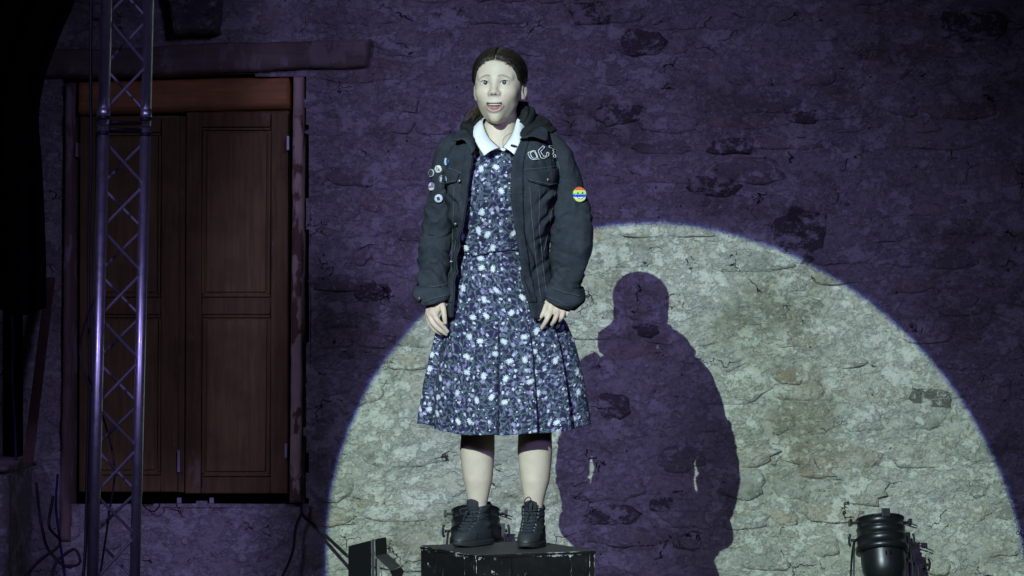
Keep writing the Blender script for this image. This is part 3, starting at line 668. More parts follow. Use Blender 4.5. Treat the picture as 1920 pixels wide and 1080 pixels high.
# --- trunk, arms, hands, legs: capsule chains fused into one skin
bod = MB()
neck_pts = to_world([(0, .040, -.050), (0, .043, -.13), (0, .046, -.20), (0, .050, -.245)])
def chain(pts, r, n=14, m=18):
    pts = np.asarray(pts, float); r = np.asarray(r, float)
    d = np.r_[0, np.cumsum(np.linalg.norm(np.diff(pts, axis=0), axis=1))]; s = np.linspace(0, d[-1], m)
    q = np.stack(interp(np.c_[d, pts], s), -1) if len(pts) > 2 else pts[0] + (pts[1] - pts[0]) * (s / d[-1])[:, None]; rr = np.interp(s, d, r)
    a = np.linspace(0, np.pi / 2, 6)[:-1]; t0 = (q[0] - q[1]) / np.linalg.norm(q[0] - q[1]); t1 = (q[-1] - q[-2]) / np.linalg.norm(q[-1] - q[-2])
    hd = [q[0] + t0 * rr[0] * math.cos(k) for k in a]; hr = [rr[0] * math.sin(k) + 1e-4 for k in a]
    tl = [q[-1] + t1 * rr[-1] * math.cos(k) for k in a[::-1]]; tr_ = [rr[-1] * math.sin(k) + 1e-4 for k in a[::-1]]
    bod.tube(np.array(hd + list(q) + tl), np.array(hr + list(rr) + tr_), n)
def px(*p): return [W(*q) for q in p]
chain(neck_pts, (.050, .0515, .055, .066), 40, 30)
chain([to_world((-.11, .05, -.285)), to_world((0, .036, -.285)), to_world((.11, .05, -.285))], (.05, .068, .05), 40, 20)
chain(px((936, 250, .03), (932, 320, .02), (926, 400, .02), (924, 460, .02), (930, 530, .02), (936, 570, .02)), (.06, .095, .09, .082, .095, .085), 24)
for sx, kn in ((-1, [(908, 560, .02), (897, 700, .0), (896, 815, .0), (895, 850, .012), (896, 900, .015), (896, 940, .018), (895, 985, .03)]), (1, [(962, 560, .02), (996, 700, -.03), (1003, 815, -.035), (1003, 850, -.022), (1003, 900, -.02), (1001, 940, -.02), (1000, 990, -.015)])):
    chain(px(*kn), (.075, .070, .056, .0585, .049, .0325, .024), 28, 40)
chain(px((880, 285, .04), (850, 310, .04), (833, 400, .04), (817, 480, .03), (816, 562, -.085)), (.035, .032, .030, .030, .026), 16)
chain(px((1000, 285, .04), (1042, 312, .03), (1072, 400, -.02), (1072, 480, -.07), (1047, 565, -.10)), (.035, .032, .030, .030, .026), 16)
# hand at the viewer's left: relaxed, thumb forward
def zoomL(x, y, dy): return W(770 + x / 9.818, 530 + y / 9.818, dy)
def zoomR(x, y, dy): return W(990 + x / 9.818, 530 + y / 9.818, dy)
f_ = zoomL
def hand(paths):
    for pts, rad in paths: chain([f_(*q) for q in pts], rad, 12, 16)
hand([([(460, 260, -.088), (440, 420, -.100), (400, 560, -.105)], (.0235, .0215, .015)),
      ([(500, 300, -.092), (520, 420, -.108), (470, 540, -.112)], (.020, .018, .013)),
      ([(400, 360, -.085), (360, 480, -.092), (330, 590, -.092)], (.018, .016, .012)),
      ([(420, 560, -.112), (500, 700, -.122), (590, 800, -.120), (675, 900, -.112)], (.0108, .0092, .0082, .0066)),
      ([(340, 580, -.100), (400, 730, -.112), (520, 860, -.112), (655, 950, -.104)], (.0105, .0090, .0080, .0064)),
      ([(310, 600, -.086), (350, 740, -.096), (440, 870, -.096), (560, 945, -.088)], (.0095, .0082, .0074, .0060)),
      ([(310, 590, -.072), (345, 720, -.080), (420, 830, -.080), (500, 890, -.074)], (.0085, .0070, .0064, .0054)),
      ([(560, 380, -.108), (600, 500, -.128), (620, 620, -.134), (635, 735, -.132)], (.0140, .0105, .0090, .0072))])
f_ = zoomR
hand([([(570, 330, -.098), (560, 430, -.112), (520, 520, -.120)], (.0235, .0220, .016)),
      ([(640, 380, -.100), (660, 440, -.110), (640, 500, -.112)], (.020, .018, .014)),
      ([(450, 340, -.100), (440, 430, -.116), (430, 520, -.124)], (.018, .0165, .013)),
      ([(700, 410, -.094), (725, 470, -.102), (720, 520, -.104)], (.014, .013, .010)),
      ([(430, 510, -.126), (375, 620, -.140), (320, 730, -.140), (255, 835, -.130)], (.0108, .0092, .0080, .0064)),
      ([(545, 530, -.126), (520, 620, -.142), (485, 700, -.142), (440, 770, -.130)], (.0106, .0090, .0080, .0066)),
      ([(650, 520, -.120), (640, 590, -.134), (615, 650, -.134), (580, 705, -.124)], (.0095, .0080, .0072, .0060)),
      ([(728, 500, -.108), (730, 550, -.120), (715, 595, -.120), (690, 625, -.112)], (.0085, .0070, .0064, .0054)),
      ([(360, 350, -.104), (330, 450, -.124), (280, 570, -.132), (200, 670, -.128)], (.0130, .0105, .0090, .0068))])
tmp = mesh('tmp_body', bod.v, bod.f)
m = tmp.modifiers.new('r', 'REMESH'); m.mode = 'VOXEL'; m.voxel_size = .0026; m.use_smooth_shade = True
m = tmp.modifiers.new('s', 'SMOOTH'); m.factor = .5; m.iterations = 3
bpy.context.view_layer.update()
ev = tmp.evaluated_get(bpy.context.evaluated_depsgraph_get()); me = bpy.data.meshes.new_from_object(ev)
bv = np.empty(len(me.vertices) * 3); me.vertices.foreach_get('co', bv); bv = bv.reshape(-1, 3)
bf = [tuple(p.vertices) for p in me.polygons]; bpy.data.objects.remove(tmp); bpy.data.meshes.remove(me)
bc = np.tile(SK * 1.14, (len(bv), 1)); bc *= 1 + .06 * fbm(bv * 30, 3, 2)[:, None]; hand_ = (bv[:, 1] < YB - .085) * np.clip(.5 + .8 * fbm(bv * 55, 2, 12), 0, 1); bc *= 1 - hand_[:, None] * np.array((.02, .13, .13)); bc *= 1 - (.05 * np.clip(fbm(bv * 14, 3, 22), 0, 1))[:, None] * np.array((.3, 1.6, 1.5))
nb = len(bv)
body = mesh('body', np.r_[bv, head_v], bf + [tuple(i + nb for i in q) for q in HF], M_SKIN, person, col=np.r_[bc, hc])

# eyes, lashes, teeth, tongue, earring
for k in (0, 1):
    u = np.linspace(-1.02, 1.04, 15); pts = []
    for q in u:
        xx = EYE[k][0] + q * .0148; zz = EYE[k][2] + .0008 * q * (1 if k else -1) + .0074 * max(0, 1 - min(1, abs(q)) ** 2) ** .7
        r2 = (xx - EYE[k][0]) ** 2 / .0150 ** 2 + (zz - EYE[k][2]) ** 2 / .0132 ** 2; pts.append((xx, EYE[k][1] - .0138 * math.sqrt(max(0, 1 - r2)) - .0022 + .004 * max(0, abs(q) - .6), zz))
    v, f = tube_vf(to_world(pts), np.interp(u, [-1.02, -.5, .5, 1.04], [.0003, .0007, .0007, .0003]), 6); mesh('eyelashes', v, f, M_HAIR, person)
for k, c in enumerate(EYE):
    n1, n2 = 24, 40; th = np.linspace(0, np.pi, n1); ph = np.linspace(0, 2 * np.pi, n2, endpoint=False); T, Q_ = np.meshgrid(th, ph, indexing='ij')
    loc = np.stack([np.sin(T) * np.cos(Q_), -np.cos(T), np.sin(T) * np.sin(Q_)], -1).reshape(-1, 3)
    gz = np.array(Matrix.Rotation(R(6 - (4 if k else -4)), 3, 'Z') @ Matrix.Rotation(R(-1), 3, 'X'))
    rr = np.linalg.norm(loc[:, [0, 2]], axis=1); fr = loc[:, 1] < 0
    cc = np.where((fr & (rr < .53))[:, None], np.array((.035, .026, .02)), np.array((.62, .60, .57))); cc[fr & (rr < .22)] = (.008, .008, .008)
    mesh('eye', to_world(loc @ gz.T * .0125 + np.array(c)), quads(n1, n2, True), M_EYE, person, col=cc)
u = np.linspace(-1, 1, 25); V = []
for (zz, yy) in ((-.0715, .004), (-.0733, 0), (-.0808, -.0005), (-.0818, .003)):
    V += [(.0215 * a, -.0918 + .011 * a * a + yy, zz + .0018 + .0016 * a * a + .0003 * math.cos(a * 18)) for a in u]
mesh('teeth', to_world(V), quads(4, 25, False), M_TEETH, person)
tg = MB(); tg.lathe([(0.0001, 1), (.5, .87), (.87, .5), (1, 0), (.87, -.5), (.5, -.87), (.0001, -1)], 20); mesh('tongue', to_world(np.array(tg.v) * (.0195, .020, .0080) + (0, -.0775, MZ - .0060)), tg.f, M_MOUTH, person)
er = MB(); er.lathe([(0.0001, 1), (.6, .8), (1, 0), (.6, -.8), (.0001, -1)], 12); mesh('earring', to_world(np.array(er.v) * .0028 + (.0785, -.002, -.054)), er.f, M_PALEMET, person)

# --- hair: combed back from a centre parting
def hair_mask(p):
    x, y, z = p.T; a = np.abs(x)
    line = np.interp(a, [0, .012, .030, .045, .056, .064, .070, .08], [.0705, .0710, .065, .055, .045, .030, .008, -.010]) + .003 * fbm(p * 120, 2, 4)
    f1 = sstep(-.002, .006, z - line) * (y < .02)
    back = sstep(-.004, .012, y - np.interp(z, [-.09, -.05, .0, .03], [.035, .030, -.004, -.02])) * sstep(-.095, -.08, z)
    return np.maximum(f1, back)
def hair_sdf(p): return smin(smin(skull(p), ell(p, (0, .030, .022), (.0825, .080, .076)), .015), ell(p, (0, .105, -.01), (.045, .035, .045)), .02)
hd, ht, hf = cast(hair_sdf, 150, 130)
hp = ORG + hd * ht[:, None]; mk = hair_mask(hp)
ht2 = ht + np.where(mk > .02, -.004 + .0125 * mk, -.02) + .0012 * fbm(np.stack([np.arctan2(hp[:, 0], hp[:, 2]) * 22, hp[:, 1] * 8, hp[:, 1] * 0], -1), 3, 8) * mk
ht2 -= .0105 * np.exp(-(hp[:, 0] / .0013) ** 2) * (hp[:, 1] < .05) * (hp[:, 2] > .03)          # the parting
hair = mesh('hair', to_world(ORG + hd * ht2[:, None]), hf, M_HAIR, person)
hairtree = BVHTree.FromPolygons([Vector(q) for q in (ORG + hd * ht2[:, None])], hf)
st_ = MB()
def strand(d0, d1, lift, wav, n=16, r=.00055, t1=1.0, mid=None):
    d0, d1 = d0 / np.linalg.norm(d0), d1 / np.linalg.norm(d1); pts = []
    ph = random.uniform(0, 6)
    for s in np.linspace(0, t1, n):
        d = (1 - s) ** 2 * d0 + 2 * s * (1 - s) * mid + s * s * d1; d = d / np.linalg.norm(d)
        h = hairtree.ray_cast(Vector(ORG + d * .4), Vector(-d))[0]
        if h is None: return
        pts.append(np.array(h) + d * (lift + wav * math.sin(ph + s * 9)))
    st_.tube(to_world(pts), np.full(n, r), 3, False)
bun = np.array((0, .92, .05))
for k in range(1500):
    u = random.random(); sg = random.choice((-1, 1))
    if u < .45:
        s = random.random(); d0 = np.array((sg * random.uniform(.002, .02), -.075 + .10 * s, .105 + .03 * math.sin(s * 2.2)))          # from the parting
        d0 = d0 - ORG; mid = np.array((sg * 1.15, -.25 + .7 * s, .85)); d1 = bun + np.array((sg * random.uniform(.1, .35), 0, random.uniform(-.35, .1)))
        strand(d0, d1, random.uniform(.0, .0018), .0005, 18, t1=.85, mid=mid)
    else:
        a = random.uniform(.001, .078); zl = np.interp(a, [0, .012, .030, .045, .056, .064, .070, .08], [.0735, .0740, .066, .054, .044, .030, .008, -.010]) + random.uniform(.002, .016)
        yl = -.086 * math.sqrt(max(0, 1 - (a / .079) ** 2)); d0 = np.array((sg * a, yl, zl)) - ORG
        strand(d0, bun + np.array((sg * random.uniform(0, .3), 0, random.uniform(-.3, .45))), random.uniform(0, .0018), .0005, 18, t1=.85, mid=d0 / np.linalg.norm(d0) * np.array((1.25, .3, 1.0)) + np.array((sg * .25, .25, .05)))
for k in range(60):         # fine baby hairs curling on the forehead
    a = random.uniform(-.055, .055); zl = np.interp(abs(a), [0, .012, .030, .045, .056], [.0735, .0740, .066, .054, .044]); yl = -.087 * math.sqrt(1 - (a / .085) ** 2)
    p0 = np.array((a, yl, zl + .004)); L = random.uniform(.006, .014); an = random.uniform(-1.2, 1.2)
    pts = [p0 + np.array((L * s * math.sin(an) + .002 * math.sin(s * 5), -.0005 - .001 * math.sin(s * 3), -L * s * math.cos(an) * .8)) for s in np.linspace(0, 1, 7)]
    st_.tube(to_world(pts), np.full(7, .00035), 3, False)
st_.build('hair_strands', M_STRAND, hair, True); st_ = MB()
for k in range(80):         # loose curls of the tail over the shoulder
    a = random.random(); q0 = W(902 + random.uniform(-5, 6), 196 + random.uniform(-4, 8), .055 + random.uniform(-.01, .03)); q1 = W(888 + random.uniform(-16, 14), 219 + random.uniform(-6, 8), .02 + random.uniform(-.02, .03)); ph = random.uniform(0, 6); am = random.uniform(.002, .006)
    pts = [q0 + (q1 - q0) * s + np.array((am * math.sin(ph + 8 * s), 0, am * math.cos(ph + 7 * s) + .004 * math.sin(3.1 * s))) for s in np.linspace(0, 1, 14)]
    st_.tube(pts, np.full(14, .0007), 3, False)
st_.build('hair_tail', M_TAIL, hair, True)

# --- dress
def S_(v, n): return np.sign(v) * np.abs(v) ** (2 / n)
DK = [(268, 936, .066, .056, .012), (284, 935, .108, .092, .02), (310, 930, .132, .112, .015), (350, 926, .139, .122, .01), (400, 924, .132, .118, .01), (440, 923, .122, .104, .012), (470, 923, .1175, .098, .012), (482, 924, .121, .101, .012), (520, 927, .142, .112, .012), (560, 934, .168, .122, .012), (600, 941, .207, .140, .010), (640, 944, .232, .156, .010), (700, 944.5, .257, .178, .008), (760, 944.5, .277, .198, .005), (815, 944.5, .290, .212, .005)]
FOLDS = np.radians([-171, -139, -104, -72, -41, -2.0, 23.5, 51.5, 84, 118, 150])
def dress_surface(py, ph):
    xc, a, b, yc = [float(k[0]) for k in interp(DK, py)]
    return xc, a, b, yc
def build_dress(rows, nu, top=False):
    V = []; UV = []; ph = np.linspace(-np.pi, np.pi, nu)
    i = np.searchsorted(FOLDS, ph) % len(FOLDS); lo = FOLDS[i - 1]; hi = FOLDS[i]; lo = np.where(lo > ph, lo - 2 * np.pi, lo); hi = np.where(hi < ph, hi + 2 * np.pi, hi)
    tt_ = (ph - lo) / (hi - lo); wd = hi - lo
    saw = np.clip(sstep(0, .85, tt_) * 1.0, 0, 1) * (1 - sstep(1 - .045 / wd, 1.0, tt_)) - .35
    soft = .35 * np.sin(ph * 5 + 1) + .3 * np.sin(ph * 9 + .5) + .2 * np.sin(ph * 17)
    last = None; acc = np.zeros(nu)
    for py in rows:
        xc, a, b, yc = dress_surface(py, ph)
        v = np.clip((py - 478) / 330, 0, 1); amp = .038 * v ** .6; n = 2.3 if py < 480 else 2.15
        k = 1 + (amp * saw + .012 * v * soft) / .25
        wr = .0025 * fbm(np.stack([np.sin(ph) * 5, np.cos(ph) * 5, np.full(nu, py * .02)], -1), 3, 77) * (1 if py < 480 else .8)
        # bust, soft waist creases
        bust = .014 * (np.exp(-((ph - .38) / .3) ** 2) + np.exp(-((ph + .42) / .3) ** 2)) * math.exp(-((py - 352) / 38) ** 2)
        crease = .0022 * np.sin(py * .22 + 3 * np.sin(ph * 2.1)) * math.exp(-((py - 452) / 22) ** 2)
        a = a * (1 - .095 * v); rx, ry = a * k + wr + crease, b * k + wr + bust + crease
        p0 = W(xc, py)
        lift = .030 * v ** 3 * (np.abs(np.sin(ph)) ** 2.2) + .004 * v ** 2 * np.sin(ph * 4 + .7) + .0045 * v ** 2 * (saw)
        X_ = p0[0] + rx * S_(np.sin(ph), n); Y_ = YB + yc - ry * S_(np.cos(ph), n); Z_ = p0[2] + lift
        q = np.stack([X_, Y_, Z_], -1); V.append(q)
        al_ = np.r_[0, np.cumsum(np.linalg.norm(np.diff(q[:, :2], axis=0), axis=1))]; UV.append(np.stack([al_ - np.interp(0, ph, al_), np.full(nu, -(py) / S)], -1))
    V = np.array(V); return V.reshape(-1, 3), quads(len(rows), nu, False), np.array(UV).reshape(-1, 2)
rowsB = list(np.linspace(279, 470, 70)); rowsS = list(np.linspace(470.5, 812, 130))
v, f, uv = build_dress(rowsB + rowsS, 560)
dress = solidify(mesh('dress', v, f, M_FLORAL, person, uv=uv), .0018)
T_DRESS = BVHTree.FromPolygons([Vector(q) for q in v], f)
CAMP = Vector((0, 0, CAMZ))
def hit(px_, py_, tree, lift=0.0):
    d = (P(px_, py_, 10) - CAMP).normalized(); h = tree.ray_cast(CAMP, d)
    if h[0] is None: return None, None
    n = h[1] if h[1].dot(d) < 0 else -h[1]; return h[0] + n * lift, n
def strip(name, top, bot, tree, lift, thick, mat, parent, nu=24, nv=8, uvs=False, backup=None, bulge=0.0):
    """cloth piece between two image polylines laid on a surface"""
    def rs(pl, n):
        pl = np.array(pl, float); d = np.r_[0, np.cumsum(np.linalg.norm(np.diff(pl, axis=0), axis=1))]; s = np.linspace(0, d[-1], n); return np.stack([np.interp(s, d, pl[:, 0]), np.interp(s, d, pl[:, 1])], -1)
    A, B = rs(top, nu), rs(bot, nu); V = []; last = None
    for k in range(nv):
        t = k / (nv - 1)
        for j in range(nu):
            q = A[j] * (1 - t) + B[j] * t; h, n = hit(q[0], q[1], tree, lift + bulge * math.sin(math.pi * t) * math.sin(math.pi * j / (nu - 1)))
            if h is None: h = P(q[0], q[1], last.y if last else YB - .1)
            last = h; V.append(h)
    V = np.array(V).reshape(nv, nu, 3)
    for _ in range(2):   # take the jaggedness of the ray hits out of the depth
        Y_ = V[..., 1].copy(); Yp = np.pad(Y_, 1, mode='edge'); V[..., 1] = (Yp[:-2, 1:-1] + Yp[2:, 1:-1] + Yp[1:-1, :-2] + Yp[1:-1, 2:] + 2 * Y_) / 6
    kw = {}
    if uvs: kw['uv'] = np.stack([V[..., 0].ravel() * 1.0 + .7, V[..., 2].ravel()], -1)
    return solidify(mesh(name, V.reshape(-1, 3), quads(nv, nu, False), mat, parent, **kw), thick, 1 if False else 0)
strip('belt', [(858, 458), (905, 459), (975, 455), (985, 455)], [(858, 473), (905, 473), (975, 469), (985, 469)], T_DRESS, .008, .005, M_FLORAL, dress, 40, 5, True)
strip('belt_end', [(884, 462), (912, 460), (915, 461)], [(884, 478), (912, 478), (916, 474)], T_DRESS, .010, .003, M_FLORAL, dress, 14, 5, True)
b0, nrm = hit(905, 467, T_DRESS, .012)
MB().tube([b0 + Vector(q) for q in ((-.013, 0, -.017), (.013, 0, -.017), (.013, 0, .017), (-.013, 0, .017), (-.013, 0, -.017))], .0016, 6).build('buckle', M_DKSTEEL, dress, True)

# white collar: two pointed halves that turn over the neckline
def collar(inner, outer, name='collar'):
    I, O = spline([W(*q) for q in inner], 24), spline([W(*q) for q in outer], 24); V = []
    for t in np.linspace(0, 1, 9):
        V.append(I * (1 - t) + O * t + np.array((0, -.010, .004)) * math.sin(math.pi * t) ** .8)
    o = solidify(mesh(name, np.array(V).reshape(-1, 3), quads(9, 24, False), M_COTTON, person), .003); return o
collar([(930, 210, .085), (908, 222, .035), (908, 240, -.035), (920, 262, -.080), (937, 277, -.108)], [(915, 216, .09), (890, 238, .05), (886, 249, -.045), (897, 275, -.118), (908, 292, -.136)])
collar([(940, 208, .084), (966, 214, .04), (966, 236, -.03), (957, 258, -.080), (942, 277, -.108)], [(952, 210, .09), (978, 224, .055), (982, 249, -.045), (974, 270, -.122), (964, 290, -.146)])
strip('neck_facing', [(928, 276), (940, 278), (952, 276)], [(930, 283), (940, 284), (950, 283)], T_DRESS, .003, .002, M_COTTON, dress, 10, 3)

# --- jacket body
JK = [(240, 940, .072, .062, .012, 897, 982), (249, 940, .098, .088, .012, 895, 981), (258, 940, .130, .112, .010, 892, 979), (270, 941, .160, .132, .008, 889, 974), (288, 941, .180, .148, .006, 887, 966), (312, 941, .188, .156, .004, 884, 960), (345, 940, .190, .162, .002, 880, 958), (400, 940, .183, .156, .003, 873, 961), (455, 940, .157, .150, -.020, 863, 970), (540, 940, .188, .160, .004, 853, 984), (570, 940, .193, .166, .004, 851, 992), (592, 939, .190, .165, .004, 850, 997)]
CREASE = [(1044, 345, 1000, 392, 4, .010), (1046, 372, 1008, 430, 4.5, .011), (1042, 405, 1018, 470, 5, .010), (1030, 440, 990, 460, 4, .006), (1036, 480, 992, 520, 5, .008), (1040, 530, 1000, 548, 4, .007), (982, 430, 1010, 500, 5, .007), (840, 365, 862, 400, 4, .008), (842, 420, 860, 470, 5, .008), (846, 500, 862, 520, 4, .006), (1000, 290, 1040, 300, 5, .004), (905, 330, 850, 290, 6, .004), (975, 500, 1000, 556, 5, .007)]
def jacket_rows(rows, nu, lift=0.0, u0=0.0, u1=1.0):
    V = []; n = 2.5
    for py in rows:
        xc, a, b, yc, le, re = [float(k[0]) for k in interp(JK, py)]
        sl = np.clip((le - xc) / S / a, -.97, .97); sr = np.clip((re - xc) / S / a, -.97, .97)
        pl = np.arcsin(np.sign(sl) * abs(sl) ** (n / 2)); pr = np.arcsin(np.sign(sr) * abs(sr) ** (n / 2))
        ph = pr + (2 * np.pi + pl - pr) * np.linspace(u0, u1, nu); p0 = W(xc, py)
        q3 = np.stack([np.sin(ph) * a * 1.0, np.cos(ph) * b, np.full(nu, p0[2])], -1)
        wr = .0065 * fbm(q3 * np.array((17, 17, 5.5)) + 3, 4, 51) + .004 * fbm(q3 * np.array((9, 9, 26)), 3, 61) * sstep(420, 520, py)
        # cloth drags from the armpits, pushed-up back hem
        wr += .006 * np.sin(q3[:, 2] * 85 + 26 * np.abs(q3[:, 0])) * np.exp(-((np.abs(q3[:, 0]) - .165) / .05) ** 2) * math.exp(-((py - 400) / 70) ** 2)
        fx = 960 + (p0[0] + a * S_(np.sin(ph), n)) / (YB - b) * FPX; fr_ = sstep(-.1, .3, np.cos(ph))
        for (ax_, ay_, bx_, by_, w_, dp) in CREASE:
            L2 = (bx_ - ax_) ** 2 + (by_ - ay_) ** 2; tq = np.clip(((fx - ax_) * (bx_ - ax_) + (py - ay_) * (by_ - ay_)) / L2, 0, 1); sd = ((fx - ax_) * (by_ - ay_) - (py - ay_) * (bx_ - ax_)) / L2 ** .5
            en = np.exp(-(np.hypot(fx - ax_ - tq * (bx_ - ax_), py - ay_ - tq * (by_ - ay_)) / (w_ * 3)) ** 2) * fr_ * np.sin(np.pi * np.clip(tq, .08, .92))
            wr = wr + dp * en * (-np.exp(-(sd / w_) ** 2) + .7 * np.exp(-((sd - 2 * w_) / (1.4 * w_)) ** 2))
        rx, ry = a + wr + lift, b + wr + lift
        edge = np.exp(-((ph - pr) / .10) ** 2) + np.exp(-((2 * np.pi + pl - ph) / .10) ** 2)
        zz = p0[2] + .018 * np.cos(ph) * sstep(560, 592, py) * -.35 + .004 * np.sin(ph * 7) * sstep(560, 592, py)
        V.append(np.stack([p0[0] + rx * S_(np.sin(ph), n), YB + yc - ry * S_(np.cos(ph), n) - .010 * edge * sstep(300, 420, py), zz], -1))
    return np.array(V)
rows = np.linspace(240, 592, 120); V = jacket_rows(rows, 220)
jf = quads(120, 220, False); jacket = solidify(mesh('jacket', V.reshape(-1, 3), jf, M_DENIM, person), .005, 1)
T_JB = BVHTree.FromPolygons([Vector(q) for q in V.reshape(-1, 3)], jf)

def sleeve(keys, seed, nrow=220, nu=84, amp=.0075):
    K = np.array([list(W(k[0], k[1], k[2])) + [k[3] / S, k[4] / S] for k in keys]); d = np.r_[0, np.cumsum(np.linalg.norm(np.diff(K[:, :3], axis=0), axis=1))]
    s = np.linspace(0, d[-1], nrow); q = interp(np.c_[d, K], s); pts = np.stack(q[:3], -1); ra, rb = q[3], q[4]
    t = np.gradient(pts, axis=0); t /= np.linalg.norm(t, axis=1)[:, None]
    e1 = np.array([1.0, 0, 0]) - t * t[:, :1]; e1 /= np.linalg.norm(e1, axis=1)[:, None]; e2 = np.cross(t, e1)
    a = np.linspace(0, 2 * np.pi, nu, endpoint=False); A, Sg = np.meshgrid(a, s)
    c = np.stack([Sg * 19 + .9 * np.sin(A + Sg * 9), np.cos(A) * 1.1 + Sg * 2, np.sin(A) * 1.1], -1)
    nz = fbm(c, 3, seed); rid = (1 - np.abs(fbm(c * np.array((1.0, .8, .8)) + 9, 2, seed + 3)) * 2.2)
    el = .55 + .45 * np.exp(-((Sg / d[-1] - .60) / .25) ** 2) + .35 * sstep(.8, 1, Sg / d[-1])
    dr = amp * el * (.7 * nz + .65 * rid) * sstep(0, .12, Sg / d[-1])
    rr_ = np.random.default_rng(seed)
    for k in range(15):      # sharp creases running part of the way round
        s0 = d[-1] * rr_.uniform(.12, 1.0); a0 = rr_.uniform(0, 2 * np.pi); tl = rr_.uniform(-.05, .05); w_ = rr_.uniform(.004, .009); dp = rr_.uniform(.003, .009)
        da = (A - a0 + np.pi) % (2 * np.pi) - np.pi; env = np.exp(-(da / rr_.uniform(.5, 1.1)) ** 2); u_ = (Sg - s0 - tl * da) / w_
        dr = dr + dp * env * (-np.exp(-u_ ** 2) + .6 * np.exp(-((u_ - 2.2) / 1.5) ** 2))
    v = pts[:, None] + (ra[:, None] + dr)[..., None] * np.cos(a)[None, :, None] * e1[:, None] + (rb[:, None] + dr)[..., None] * np.sin(a)[None, :, None] * e2[:, None]
    return v.reshape(-1, 3), quads(nrow, nu, True)
sleeves = {}
SL = [(872, 268, .03, 24, 34), (852, 280, .028, 28, 40), (840, 305, .025, 27, 40), (834, 350, .03, 27, 37), (826, 400, .045, 29, 35), (816.5, 450, .055, 29.5, 33), (813, 500, .005, 28, 31), (812, 528, -.055, 26, 28), (814, 552, -.080, 24, 25)]
SR = [(1008, 264, .03, 24, 34), (1030, 276, .028, 28, 40), (1051, 308, .02, 30, 40), (1066, 365, .0, 32, 38), (1073, 420, -.045, 36, 36), (1071, 470, -.080, 38, 34), (1064, 515, -.080, 31, 32), (1060, 536, -.085, 27, 28), (1053, 558, -.098, 24, 25)]
T = {}
for nm, K, sd in (('L', SL, 5), ('R', SR, 15)):
    v, f = sleeve(K, sd); o = mesh('sleeve', v, f, M_DENIM, jacket); T[nm] = BVHTree.FromPolygons([Vector(q) for q in v], f)
def cuff(rings, nm):
    V = []; n = 56; a = np.linspace(0, 2 * np.pi, n, endpoint=False)
    K = interp([(k,) + tuple(r) for k, r in enumerate(rings)], np.linspace(0, len(rings) - 1, 22))
    for k in range(22):
        pxx, pyy, dy, rx, ry, tl = [c[k] for c in K]; p = W(pxx, pyy, dy)
        w = .0022 * np.sin(a * 3 + k * .35) + .0015 * np.sin(a * 7 + 1)
        ex, ey = (rx / S + w) * np.cos(a), (ry / S + w) * np.sin(a)
        V.append(np.stack([p[0] + ex, p[1] + ey * .95, p[2] + ex * tl + ey * .18], -1))
    v = np.array(V).reshape(-1, 3); f = quads(22, n, True); T[nm] = BVHTree.FromPolygons([Vector(q) for q in v], f)
    return solidify(mesh('cuff', v, f, M_DENIM, jacket), .004, 1)
cuff([(811, 531, -.062, 31, 33, .10), (809, 540, -.070, 35, 36, .0), (811, 549, -.078, 38, 36, .05), (814, 557, -.084, 35, 34, .16), (817, 564, -.090, 29, 30, .24)], 'CL')
cuff([(1062, 532, -.076, 32, 34, -.25), (1061, 543, -.082, 35, 36, -.30), (1059, 553, -.090, 37, 36, -.34), (1054, 562, -.096, 33, 34, -.38), (1048, 570, -.102, 27.5, 29, -.42)], 'CR')

# waistband, plackets, collar points, pocket flaps
def band(v0, v1, u0, u1, lift, nm, nu=90, nv=8):
    V = jacket_rows(np.linspace(v0, v1, nv), nu, lift, u0, u1); return solidify(mesh(nm, V.reshape(-1, 3), quads(nv, nu, False), M_DENIM, jacket), .003, 1)
band(567, 592, 0.0, 1.0, .0055, 'waistband', 200)
band(262, 566, .0, .032, .0055, 'placket', 8, 90); band(262, 566, .968, 1.0, .0055, 'placket', 8, 90)
strip('pocket_flap', [(986, 321), (1018, 319), (1048, 316)], [(989, 339), (1027, 351), (1049, 339)], T_JB, .007, .004, M_DENIM, jacket, 26, 10)
strip('pocket_flap', [(834, 320), (848, 321), (863, 325)], [(831, 354), (843, 344), (857, 342)], T_JB, .007, .004, M_DENIM, jacket, 20, 10)
def free(name, grid_pts, nu, nv, th, mat, parent):
    A, B = spline([W(*q) for q in grid_pts[0]], nu), spline([W(*q) for q in grid_pts[1]], nu)
    V = [A * (1 - t) + B * t + np.array((0, -.006 * math.sin(math.pi * t), .002 * math.sin(math.pi * t))) for t in np.linspace(0, 1, nv)]
    return solidify(mesh(name, np.array(V).reshape(-1, 3), quads(nv, nu, False), mat, parent), th)
free('jacket_collar', ([(975, 262, -.130), (986, 256, -.115), (1000, 246, -.075), (1012, 238, -.03)], [(981, 259, -.142), (1000, 256, -.135), (1024, 263, -.118), (1026, 243, -.06)]), 24, 8, .005, M_DENIM, jacket)
free('jacket_collar', ([(891, 280, -.135), (887, 262, -.115), (880, 250, -.075), (872, 243, -.03)], [(884, 290, -.140), (868, 262, -.125), (851, 264, -.105), (854, 250, -.05)]), 24, 8, .005, M_DENIM, jacket)
